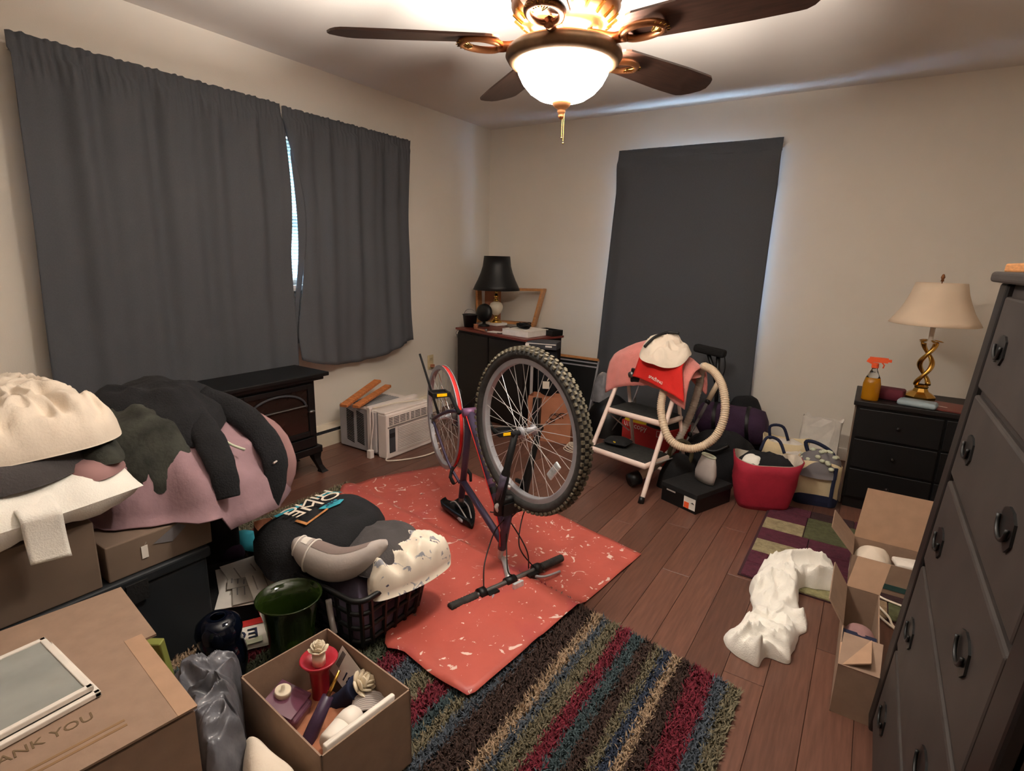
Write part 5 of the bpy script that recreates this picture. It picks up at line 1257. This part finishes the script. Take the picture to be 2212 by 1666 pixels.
jk = patch('jacket', 'blackcloth', 'black jacket thrown over the top of the mauve heap', 'jacket', [(.62, -3.55), (.80, -3.66), (1.0, -3.60), (1.20, -3.53), (1.27, -3.44), (1.22, -3.34), (1.10, -3.24), (.92, -3.16), (.70, -3.22), (.60, -3.38)], .055, .05, .05, 42, kind_name='jacket_body')
def sleeve(pts, w0, w1, ma, nm, par, flat=.45):
    P_ = spline(pts, 22); rings = []
    for i, p in enumerate(P_):
        t = i/22; d = (P_[min(i+1, 22)]-P_[max(i-1, 0)]).normalized(); sd_ = d.cross(V((.75, -.5, .45))).normalized(); up = sd_.cross(d)
        w_ = w0+(w1-w0)*t; wr_ = 1+.10*N.noise(V((i*.7, w0*30, 2)))
        rings.append([p+sd_*(w_*wr_*cos(a))+up*(w_*flat*sin(a)*(1+.25*N.noise(V((i*.5, a, 0))))) for a in [2*pi*j/14 for j in range(14)]])
    return MB().loft(rings, cap=True).build(nm, ma, par, True)
sleeve([(1.02, -3.30, .77), (1.20, -3.24, .72), (1.33, -3.22, .61), (1.37, -3.24, .51), (1.36, -3.27, .41)], .055, .034, 'blackcloth', 'sleeve', jk)
MB().tube([(1.375, -3.245, .575), (1.36, -3.20, .58)], .004, 5).build('sleeve_stripe', 'graytrim', jk)
sleeve([(1.10, -3.40, .77), (1.27, -3.42, .71), (1.39, -3.44, .62), (1.43, -3.45, .53)], .055, .036, 'blackcloth', 'sleeve', jk)
MB().tube(spline([(1.27, -3.38, .69), (1.32, -3.36, .665), (1.345, -3.33, .645)], 8), .005, 5).build('reflective_trim', 'sageknit', jk, True)
gj = thing('hooded_jacket', 'charcoal jacket with pink lining hanging down beside the black jacket', 'jacket', (1.22, -3.17, .4))
sleeve([(1.08, -3.20, .67), (1.20, -3.14, .61), (1.27, -3.13, .50), (1.25, -3.17, .38)], .07, .03, 'dustyrose', 'pink_lining', gj, .3)
patch('shirt', 'charcoal', 'faded charcoal shirt at the back of the heap by the stove', 'shirt', [(.66, -3.20), (.86, -3.12), (1.05, -3.14), (1.12, -3.22), (.95, -3.30), (.72, -3.34)], .03, .04, .025, 44)
patch('white_shirt', 'paper', 'strip of a pale shirt showing between the comforter and the black jacket', 'shirt', [(.76, -3.72), (.90, -3.70), (.98, -3.60), (.90, -3.56), (.74, -3.60)], .03, .03, .012, 45)
# pillow, strap, dark clothes, comforter
pw = thing('bed_pillow', 'white bed pillow lying on the large brown box', 'pillow', (1.13, -3.98, .566))
MB().pillow((1.14, -3.975, .64), (.56, .62, .165), rot('Z', 3), 26, .02, 3, 3.4).build('pillow', 'whitecloth', pw, True)
sp2 = MB().grid(lambda s_, t: (1.325+.105*min(1, t*2.5)+.004*sin(6*t), -3.975+.085*s_+.01*t, .70-.03*min(1, t*2.5)-.135*max(0, t-.35)/.65-.012*s_*t), 8, 24)
solid(one(sp2, 'hand_towel', 'whitecloth', 'narrow white cloth strip hanging over the front of the pillow', 'cloth', True), .006, 1)
one(MB().mound([(.80, -4.30), (1.30, -4.28), (1.37, -3.98), (1.34, -3.84), (1.22, -3.72), (1.0, -3.68), (.80, -3.8)], lambda x, y: .712, .085, 56, 10, fold=.03, fs=10, seed=47, p=5), 'dark_clothes', 'charcoal', 'layer of dark grey clothes between the pillow and the comforter', 'clothing', True)
one(MB().mound([(1.14, -3.86), (1.30, -3.84), (1.37, -3.77), (1.30, -3.68), (1.16, -3.68), (1.06, -3.75)], .685, .05, 36, 8, fold=.02, fs=12, seed=48), 'rose_garment', 'dustyrose', 'dusty rose garment peeking out beside the dark grey clothes', 'clothing', True)
one(MB().mound([(1.20, -3.80), (1.32, -3.76), (1.34, -3.70), (1.22, -3.66), (1.12, -3.70)], .715, .05, 30, 8, fold=.02, fs=14, seed=49), 'print_shirt', 'camo', 'dark patterned shirt just under the comforter edge', 'shirt', True)
one(MB().mound([(.62, -3.86), (.72, -3.68), (.90, -3.66), (1.08, -3.65), (1.25, -3.66), (1.32, -3.73), (1.34, -3.84), (1.33, -4.02), (1.30, -4.28), (.66, -4.30)], .775, .125, 130, 34, p=3.4, fold=.06, fs=9, seed=50, st=(1.0, 2.0, 1), crease=.75), 'comforter', 'cream', 'thick cream comforter piled on top at the left edge', 'comforter', True)

# ---------------------------------------------------------------- big cardboard box in the foreground
bx = thing('cardboard_box', 'big flat cardboard box printed THANK YOU in the near left corner', 'cardboard box', (1.84, -4.12, 0))
def BX(a, b_, z): return V((2.112, -3.925, 0))+V((-.993, .118, 0))*a+V((-.118, -.993, 0))*b_+V((0, 0, z))
def hexa(c4, z0, z1): 
    return MB().add([BX(a, b_, z0) for a, b_ in c4]+[BX(a, b_, z1) for a, b_ in c4], [(3, 2, 1, 0), (4, 5, 6, 7), (0, 1, 5, 4), (1, 2, 6, 5), (2, 3, 7, 6), (3, 0, 4, 7)])
hexa([(0, 0), (.56, 0), (.56, .46), (0, .46)], 0, .436).build('box_body', 'cardboard', bx)
hexa([(-.002, -.004), (.312, -.004), (.312, .462), (-.002, .462)], .443, .448).build('top_flap', 'cardboard', bx)
hexa([(.300, -.030), (.575, -.035), (.575, .462), (.300, .462)], .437, .4425).build('top_flap', 'cardboard', bx)
hexa([(-.003, -.005), (.315, -.005), (.315, .03), (-.003, .03)], .448, .4488).build('tape_strip', 'cardlight', bx)
tm = frame4(BX(.12, .225, .4484), (.118, .993, 0), (-.993, .118, 0))
text('THANK YOU', .031, mat('printink', (108, 88, 64), .8) and 'printink', bx, tm)
for k, (a, w_) in enumerate(((.06, .20), (.045, .16))):
    hexa([(a, .10), (a+.006, .10), (a+.006, .10+w_), (a, .10+w_)], .4481, .4486).build('small_print', mat('printink2', (140, 108, 76), .8), bx)
gf = thing('photo_frame', 'glass fronted white photo frame lying on the big cardboard box', 'photo frame', (1.80, -4.19, .449))
for k, (z, o_) in enumerate(((.450, .012), (.462, 0))):
    x0, x1, y0, y1 = 1.672+o_, 1.925+o_, -4.36, -4.022+o_*.6
    for a, b_ in (((x0, y0, z), (x0+.012, y1, z+.011)), ((x1-.012, y0, z), (x1, y1, z+.011)), ((x0, y0, z), (x1, y0+.012, z+.011)), ((x0, y1-.012, z), (x1, y1, z+.011))): bevel(MB().b2(a, b_).build('frame_edge', 'paper', gf), .002)
    MB().b2((x0+.01, y0+.01, z+.002), (x1-.01, y1-.01, z+.008)).build('glass', mat('frameglass', (148, 150, 146), .12), gf)

# ---------------------------------------------------------------- things between the boxes
one(MB().rbox((1.735, -3.84, .30), (.07, .022, .17), .004, rot('Z', 35) @ rot('X', 10)), 'notebook', 'olive', 'small green notebook sticking up behind the big cardboard box', 'notebook')
pbg = thing('plastic_sack', 'grey translucent plastic sack squeezed beside the big cardboard box', 'plastic bag', (1.93, -3.80, 0))
MB().mound([(1.74, -3.84), (1.72, -3.73), (1.80, -3.66), (1.90, -3.715), (1.98, -3.755), (2.08, -3.82), (2.10, -3.905), (1.95, -3.885)], 0, .30, 150, 40, p=4.2, fold=.055, fs=21, seed=52, crease=.75).build('sack', mat('sack', (92, 92, 98), .4, var=.45, vs_=9, coat=.3, bump=.9, bs=14), pbg, True)
cu = thing('seat_cushion', 'cream cushion with a red patch squeezed beside the candle box', 'cushion', (2.12, -3.82, 0))
MB().mound([(1.97, -3.775), (2.0, -3.745), (2.14, -3.758), (2.25, -3.768), (2.28, -3.83), (2.22, -3.89), (2.11, -3.86)], 0, .23, 44, 12, p=3.4, fold=.014, fs=8, seed=54).build('cushion', 'cream', cu, True)
MB().mound([(2.12, -3.90), (2.20, -3.91), (2.22, -3.87), (2.14, -3.86)], .0, .13, 24, 6, fold=.01, fs=12, seed=55).build('red_patch', 'red', cu, True)
def vase(name, lab, c, prof, ma, n=40):
    t = thing(name, lab, 'vase', c)
    MB().lathe(prof, c, n).build('glass', ma, t, True); return t
bv = vase('glass_vase', 'round dark blue glass vase in front of the black trunk', (1.60, -3.61, .024), [(0, 0), (.045, 0), (.064, .02), (.073, .06), (.073, .10), (.064, .128), (.058, .142), (.062, .158), (.066, .18), (.060, .205), (.042, .222), (.022, .228), (.018, .226), (.038, .218), (.055, .203), (.061, .18), (.057, .16), (.053, .142), (.060, .125), (.068, .10), (.068, .06), (.058, .022), (.04, .006), (0, .006)], 'blueglass')
gv = vase('glass_vase', 'wide green glass bucket vase with a flared rim beside the laundry basket', (1.685, -3.425, .024), [(0, 0), (.062, 0), (.066, .004), (.072, .10), (.082, .17), (.098, .222), (.102, .228), (.098, .230), (.079, .172), (.068, .10), (.061, .010), (0, .010)], 'greenglass')
one(MB().ball((1.70, -3.43, .062), (.03, .03, .025), 12), 'tea_light', 'olive', 'greenish lump lying at the bottom of the green vase', 'candle', True)
# papers on a low dark box
lb2 = one(MB().rbox((1.24, -3.30, .045), (.34, .30, .085), .01, rot('Z', -28)), 'low_box', 'blackmatte', 'low dark box holding a stack of papers beside the trunk', 'box')
rr = random.Random(12); pcs = [(1.27, -3.31, -25, .22, .27, 'paper', 'fanned white sheet under the receipts on the low dark box'), (1.31, -3.34, -38, .20, .22, 'paper', 'white form sheet at the front of the paper stack'), (1.25, -3.27, -14, .20, .25, 'paper', 'white sheet turned toward the basket in the paper stack'), (1.33, -3.37, -30, .08, .15, 'graypaper', 'grey receipt lying on the white forms'), (1.27, -3.36, -33, .07, .06, 'graypaper', 'short grey slip next to the grey receipt'), (1.36, -3.30, -22, .12, .20, 'paper', 'topmost white sheet nearest the green vase')]
for i, (x, y, rz, a, b_, ma, lab) in enumerate(pcs):
    t = thing('paper_sheet', lab, 'paper', (x, y, .09+i*.003), group='papers on the low dark box')
    R_ = rot('Z', rz) @ rot('Y', 2)
    MB().box((x, y, .092+i*.004), (b_, a, .0015), R_).build('sheet', ma, t)
    for k in range(3): MB().box(V((x, y, .0935+i*.004))+R_ @ V((-.02+.01*k, -a*.3+a*.3*k, 0)), (b_*.5, .004, .0008), R_).build('text_line', 'graypaper' if ma == 'paper' else 'graydark', t)
lt = thing('printed_bag', 'white plastic bag with navy lettering and red print lying on the rug', 'bag', (1.47, -3.45, .026))
Rl2 = rot('Z', 62)
MB().mound([tuple((V((1.475, -3.465, 0))+Rl2 @ V((a, b_, 0)))[:2]) for a, b_ in ((-.10, -.06), (.0, -.065), (.10, -.06), (.105, .055), (0, .06), (-.10, .055))], .026, .02, 36, 8, p=6, fold=.008, fs=14, seed=58).build('bag', 'paper', lt, True)
text('EC', .075, 'navy', lt, frame4((1.485, -3.47, .050), Rl2 @ V((-1, 0, 0)), Rl2 @ V((0, -1, 0))))
MB().box((1.44, -3.43, .050), (.13, .035, .0015), Rl2).build('red_print', 'redcard', lt)
MB().box((1.515, -3.50, .046), (.13, .03, .0015), Rl2).build('green_print', 'sageknit', lt)
one(MB().ball((.97, -3.215, .056), (.055, .055, .05), 18), 'yarn_ball', 'plum', 'plum coloured ball of yarn beside the low dark box', 'yarn', True)
one(MB().mound([(.80, -3.12), (.95, -3.13), (1.05, -3.06), (.95, -3.02), (.82, -3.05)], .026, .05, 30, 8, fold=.015, fs=14, seed=59), 'teal_scarf', 'teal', 'teal scarf on the rug behind the papers', 'scarf', True)
tb2 = thing('lunch_bag', 'small tan paper bag with a torn top left of the laundry basket', 'paper bag', (1.12, -3.14, .026), rad(-20))
solid(MB().loft([[(sx*.05+.006*N.noise(V((sx*4, sy*4, z*30))), sy*.035+.008*N.noise(V((sx*7, sy*3, z*25))), z+(.025*N.noise(V((sx*6, sy*6, 0))) if z > .15 else 0)) for sx, sy in ((-1, -1), (0, -1.1), (1, -1), (1.1, 0), (1, 1), (0, 1), (-1, 1), (-1.1, 0))] for z in (0, .05, .10, .15, .185)]).build('bag', 'kraft', tb2, world=False), .002)
one(MB().mound([(1.18, -3.20), (1.30, -3.24), (1.36, -3.14), (1.28, -3.06), (1.18, -3.10)], .026, .24, 50, 14, p=3, fold=.04, fs=13, seed=60, crease=.8), 'blue_bag', 'bluebag', 'shiny blue plastic bag between the tan bag and the laundry basket', 'bag', True)

# ---------------------------------------------------------------- laundry basket
lbk = thing('laundry_basket', 'black plastic lattice laundry basket overflowing with clothes', 'laundry basket', (1.68, -3.13, .03))
def rr4(hx, hy, z, n=10, r=.05):
    out = []
    for q, (sx, sy) in enumerate(((1, 1), (-1, 1), (-1, -1), (1, -1))):
        for i in range(n):
            a = q*pi/2+i*pi/2/(n-1); out.append(V((1.68+sx*(hx-r)+r*cos(a), -3.13+sy*(hy-r)+r*sin(a), z)))
    return out
bz0, bz1 = .03, .235
MB().tube(rr4(.205, .185, bz1), .010, 8, closed=True).build('rim', 'black', lbk, True)
MB().loft([rr4(.170, .150, bz0), rr4(.170, .150, bz0+.01)], cap=True).build('floor_plate', 'black', lbk)
for z, e in ((bz0+.02, .172), (bz0+.082, .183), (bz0+.145, .193)):
    MB().tube(rr4(e, e-.02, z), .008, 6, closed=True).build('lattice_ring', 'black', lbk, True)
top_, bot_ = rr4(.203, .183, bz1), rr4(.171, .151, bz0)
for i in range(0, 40):
    a, b_ = top_[i], top_[(i+1) % 40]; c_, d_ = bot_[i], bot_[(i+1) % 40]
    segs = max(1, round((b_-a).length/.062))
    for k in range(segs):
        u = k/segs
        if segs == 1 and i % 10 not in (0, 5): continue
        MB().cyl(a+(b_-a)*u, c_+(d_-c_)*u, .0085, n=6).build('lattice_bar', 'black', lbk)
one(MB().mound([tuple(p[:2]) for p in rr4(.165, .145, 0)[::4]], .045, .20, 44, 12, p=5, fold=.02, fs=12, seed=61), 'packed_clothes', mat('lilac', (96, 86, 104), .9, var=.5, vs_=9), 'dark lilac clothes packed inside the laundry basket', 'clothing', True)
one(MB().tube(spline([(1.74, -3.318, .20), (1.755, -3.322, .14), (1.765, -3.320, .085)], 10), [.011]*11, 6), 'white_sock', 'graytrim', 'pale sock end poking through the basket lattice', 'sock', True)
# t-shirt on top
ts_ = thing('t_shirt', 'black t-shirt with cream and blue print draped over the basket', 't-shirt', (1.50, -3.14, .24))
def shz(x, y):
    z = .245+.115*math.exp(-(((x-1.55)/.30)**2+((y+3.08)/.26)**2)); return z
so = [(1.27, -3.28), (1.40, -3.34), (1.50, -3.36), (1.60, -3.30), (1.70, -3.22), (1.70, -3.05), (1.60, -2.93), (1.42, -2.89), (1.29, -2.95), (1.24, -3.12)]
MB().mound(so, lambda x, y: shz(x, y)-.02, .06, 64, 14, p=5, fold=.018, fs=9, seed=62, drop=.06).build('shirt', 'blackcloth', ts_, True)
# print sits on the far left of the shirt, lettering upside down as seen from here
def SP(u, v, off=.012): 
    x = 1.33+.235*u+.02*v; y = -3.235+.245*v+.0*u
    return V((x, y, shz(x, y)+.040+off))
def decal(poly, ma, nm, th=.0015):
    n = len(poly); P0 = [SP(u, v) for u, v in poly]; P1 = [SP(u, v, .012+th) for u, v in poly]
    MB().add(P0+P1, [tuple(reversed(range(n))), tuple(range(n, 2*n))]+[(i, (i+1) % n, n+(i+1) % n, n+i) for i in range(n)]).build(nm, ma, ts_)
decal([(-.02, .02), (.10, .0), (.10, .95), (-.02, 1.0)], 'teal', 'print_band')
decal([(.08, .86), (.30, .88), (.32, 1.02), (.05, 1.04)], 'teal', 'print_band')
decal([(.72, .30), (.86, .36), (.90, .55), (.82, .68), (.70, .60)], 'teal', 'print_oval')
decal([(.60, -.02), (.86, -.02), (.86, .02), (.60, .02)], 'orange' if False else 'oak', 'print_bracket'); decal([(.84, -.02), (.88, -.02), (.88, .36), (.84, .36)], 'oak', 'print_bracket')
p0 = SP(.56, .38, .016); text('OME', .098, 'cream', ts_, frame4(p0, SP(.56, .1)-SP(.56, .8), SP(.2, .4)-SP(.8, .4)))
p0 = SP(.27, .42, .016); text('HING', .085, 'cream', ts_, frame4(p0, SP(.27, .1)-SP(.27, .8), SP(.2, .4)-SP(.8, .4)))
p0 = SP(.79, .48, .018); text('DEL', .035, 'navy', ts_, frame4(p0, SP(.56, .1)-SP(.56, .8), SP(.2, .4)-SP(.8, .4)))
one(MB().mound([(1.66, -3.18), (1.76, -3.24), (1.86, -3.20), (1.90, -3.10), (1.86, -2.98), (1.74, -2.92), (1.64, -2.98), (1.62, -3.08)], lambda x, y: .262+.04*max(0, 1.9-x), .085, 56, 12, p=3, fold=.025, fs=9, seed=63), 'folded_trousers', 'charcoal', 'charcoal trousers folded over the right side of the basket', 'trousers', True)
# grey crescent cushion with white piping
gc = thing('neck_cushion', 'grey crescent shaped cushion with pale piping leaning on the basket', 'cushion', (1.69, -3.26, .24))
gcc = V((1.70, -3.265, .305)); Rg = rot('Z', 12)
def cres(x, t, k=1.0):          # bent lozenge: x along, t around
    w_ = math.sqrt(max(0, 1-abs(x)**(2.6 if x < 0 else 6)))
    p = V((x*.165, .052*w_*cos(t)*k, (.062-.012*x)*w_*sin(t)*k+.05*x*x*(1.25 if x > 0 else .75)-.012))
    p.y += .09*max(0, x)**2
    return gcc+Rg @ p
MB().loft([[cres(-1+2*i/30, 2*pi*j/20) for j in range(20)] for i in range(31)]).build('cushion', 'graytrim', gc, True)
for x in (-.84, -.50): MB().tube([cres(x+.10*sin(2*pi*j/28), 2*pi*j/28, 1.03) for j in range(28)], .0032, 6, closed=True).build('piping', 'paper', gc, True)
MB().loft([[cres(x, t_, 1.02) for t_ in (pi*.42, pi*.5, pi*.58, pi*.66)] for x in (-.68, -.6, -.52)], closed=False).build('care_label', 'paper', gc)
MB().loft([[cres(-.45+1.2*i/20, t_, 1.012) for t_ in [pi*.30+pi*.36*j/6 for j in range(7)]] for i in range(21)], closed=False).build('inner_panel', mat('taupe', (128, 112, 106), .9), gc, True)
one(MB().mound([(1.52, -3.30), (1.60, -3.325), (1.56, -3.22), (1.46, -3.22), (1.46, -3.28)], .10, .22, 34, 10, p=4, fold=.015, seed=64), 'dark_sleeve', 'blackcloth', 'black cloth bulging from the left end of the basket', 'clothing', True)
floral = mat('floral', (226, 214, 196), .9, var=.04)
nt = floral.node_tree; ns = nt.nodes; L = nt.links; b = ns['Principled BSDF']; src = b.inputs['Base Color'].links[0].from_socket; vec = [n for n in ns if n.type == 'MAPPING'][0].outputs[0]
L.new(splat(splat(src, 26, .60, (150, 150, 156), .03, .8), 31, .66, (92, 88, 104), .02, .6), b.inputs['Base Color'])
one(MB().mound([(1.80, -3.20), (1.88, -3.24), (1.93, -3.14), (1.95, -3.02), (1.93, -2.91), (1.82, -2.90), (1.76, -2.98), (1.76, -3.10)], .235, .085, 80, 18, p=3.2, fold=.05, fs=13, seed=65, crease=.8, drop=.03), 'floral_sheet', 'floral', 'white floral print sheet spilling over the right end of the basket', 'sheet', True)

# ---------------------------------------------------------------- candle box
cbx = thing('cardboard_box', 'open cardboard box of candles beside the red drop cloth', 'cardboard box', (2.08, -3.60, .024), rad(-5.5))
hx, hy, h_, th = .183, .128, .226, .004
for a, b_ in (((-hx, -hy, 0), (-hx+th, hy, h_)), ((hx-th, -hy, 0), (hx, hy, h_)), ((-hx, -hy, 0), (hx, -hy+th, h_)), ((-hx, hy-th, 0), (hx, hy, h_))): MB().b2(a, b_).build('side', 'cardboard', cbx, world=False)
MB().b2((-hx, -hy, 0), (hx, hy, .004)).build('bottom', 'cardboard', cbx, world=False)
cz = .03
def rose(mb, c, r, ax=None):
    c = V(c); I = ax if ax is not None else Matrix.Identity(3)
    for k, (n, rr_, tilt, zz) in enumerate(((6, 1.0, 50, 0), (5, .72, 32, .22), (4, .45, 18, .40), (3, .22, 8, .5))):
        for i in range(n):
            a = 360*i/n+k*29; R_ = I @ rot('Z', a) @ rot('Y', tilt)
            mb.ball(c+I @ V((rr_*r*.55*cos(rad(a)), rr_*r*.55*sin(rad(a)), zz*r)), (r*.12, r*.42, r*.52), 8, R_)
    mb.ball(c+I @ V((0, 0, r*.2)), r*.45, 8)
    return mb
rc_ = thing('candle_holder', 'tall red glass candle holder with a wide dish in the candle box', 'candle holder', (1.972, -3.535, cz))
MB().lathe([(0, 0), (.034, 0), (.034, .008), (.022, .02), (.024, .10), (.028, .165), (.046, .192), (.052, .20), (.049, .203), (.03, .185), (0, .178)], (1.972, -3.535, cz), 28).build('dish', 'redglass', rc_, True)
r1 = thing('rose_light', 'white rose tea light standing in the red dish', 'rose light', (1.972, -3.535, cz+.183))
MB().lathe([(0, 0), (.018, 0), (.018, .03), (0, .03)], (1.972, -3.535, cz+.183), 18).build('cup', 'wax', r1, True)
rose(MB(), (1.972, -3.535, cz+.225), .030).build('petals', 'wax', r1, True)
bax = rot('Z', 20) @ rot('Y', 44)
bc = thing('candle_holder', 'dark blue glass holder lying tilted in the candle box', 'candle holder', (2.05, -3.51, cz))
MB().lathe([(0, -.07), (.028, -.07), (.030, -.06), (.026, -.02), (.030, .03), (.036, .05), (.032, .05), (0, .04)], (2.06, -3.515, cz+.105), 24, bax).build('holder', 'navy', bc, True)
r2_ = thing('rose_light', 'white rose light at the end of the dark blue holder', 'rose light', (2.105, -3.48, cz+.13))
rose(MB(), V((2.06, -3.515, cz+.105))+bax @ V((0, 0, .068)), .042, bax).build('petals', 'wax', r2_, True)
jr = thing('glass_jar', 'mauve square glass jar leaning in the left corner of the candle box', 'jar', (1.955, -3.635, cz))
Rj = rot('Z', 20) @ rot('Y', 16)
bevel(MB().box((1.96, -3.635, cz+.065), (.085, .085, .12), Rj).build('jar', 'pinkglass', jr), .012, 3)
MB().box((1.96, -3.635, cz+.13), (.092, .092, .012), Rj).build('rim', 'pinkglass', jr)
tlt = thing('tea_light', 'small cream tea light on top of the mauve jar', 'tea light', (1.945, -3.63, cz+.14))
MB().lathe([(0, 0), (.021, 0), (.021, .017), (.019, .019), (.006, .016), (.005, .03), (0, .034)], (1.942, -3.632, cz+.137), 18, rot('Y', 10)).build('wax_cup', 'wax', tlt, True)
ub = thing('folded_umbrella', 'dark purple folded umbrella with a gold tip lying across the candle box', 'umbrella', (2.065, -3.60, cz))
u0, u1 = V((2.07, -3.545, cz+.215)), V((2.075, -3.69, cz+.04))
MB().tube([u1, u1+(u0-u1)*.05, u1+(u0-u1)*.4, u1+(u0-u1)*.72], [.014, .019, .018, .015], 10).build('canopy', 'darkpurple', ub, True)
MB().tube([u1+(u0-u1)*.70, u0], [.006, .004], 8).build('shaft', 'brass', ub, True)
MB().ball(u1-(u0-u1)*.03, .007, 8).build('tip', 'brass', ub, True)
wbt = thing('squeeze_bottle', 'white rounded plastic bottle lying near the front of the candle box', 'bottle', (2.14, -3.61, cz))
Rw = Matrix((V((-.12, .98, .0)).normalized().cross(V((0, 0, 1))), V((0, 0, 1)), V((-.12, .98, 0)).normalized())).transposed()
wc0 = V((2.165, -3.665, cz+.125)); ax2 = rot('X', -84) @ rot('Y', -8)
MB().lathe([(0, 0), (.028, .002), (.033, .01), (.033, .055), (.031, .056)], wc0, 24, ax2).build('bottle', 'white', wbt, True)
MB().lathe([(.031, .056), (.034, .058), (.033, .085), (.026, .105), (.010, .115), (0, .116)], wc0, 24, ax2).build('cap', 'white', wbt, True)
lid_ = one(MB().rbox((2.232, -3.62, cz+.172), (.014, .20, .09), .005, rot('Z', -5.5) @ rot('Y', 6)), 'white_tray', 'white', 'white plastic tray standing on edge inside the candle box', 'tray', True)
bs = thing('rope_skein', 'skein of pale twine lying right of the white bottle', 'twine', (2.14, -3.525, cz))
for k in range(9): MB().tube([V((2.16, -3.53, cz+.11))+rot('Z', 40) @ V((.045*cos(a), .012*(k-4)*.6+.010*sin(a), .028*sin(a)+.01)) for a in [2*pi*i/18 for i in range(18)]], .0035, 5, closed=True).build('strand', 'graytrim', bs, True)
cdd = thing('price_card', 'white card with handwritten 18 tucked behind the rose light', 'card', (2.03, -3.485, cz+.08))
cM = frame4((2.03, -3.490, cz+.15), (.78, -.10, -.28), (.1, .25, .9))
cq = [cM @ V((a, b_, z)) for z in (-.0008, 0) for a, b_ in ((-.055, -.045), (.05, -.045), (.05, .045), (-.055, .045))]
MB().add(cq, [(3, 2, 1, 0), (4, 5, 6, 7), (0, 1, 5, 4), (1, 2, 6, 5), (2, 3, 7, 6), (3, 0, 4, 7)]).build('card', 'paper', cdd)
text('18', .04, 'navy', cdd, cM @ Matrix.Translation((.012, -.014, .0008)))
bb_ = MB()
for i in range(9): bb_.box((-.045+i*.0018, .012, .0006), (.001 if i % 3 else .0005, .05, .0006))
o = bb_.build('bar_pattern', 'graydark', cdd, world=False); o.matrix_parent_inverse = pmat(cdd).inverted(); o.matrix_basis = cM
one(MB().ball((2.20, -3.52, cz+.06), (.032, .032, .055), 16), 'green_candle', 'green', 'dark green candle in the right corner of the candle box', 'candle', True)
one(MB().mound([(1.92, -3.49), (2.23, -3.52), (2.23, -3.71), (1.93, -3.69)], .029, .075, 60, 10, p=8, fold=.03, fs=16, seed=71), 'packing_paper', 'kraft', 'crumpled brown packing paper at the bottom of the candle box', 'paper', True)
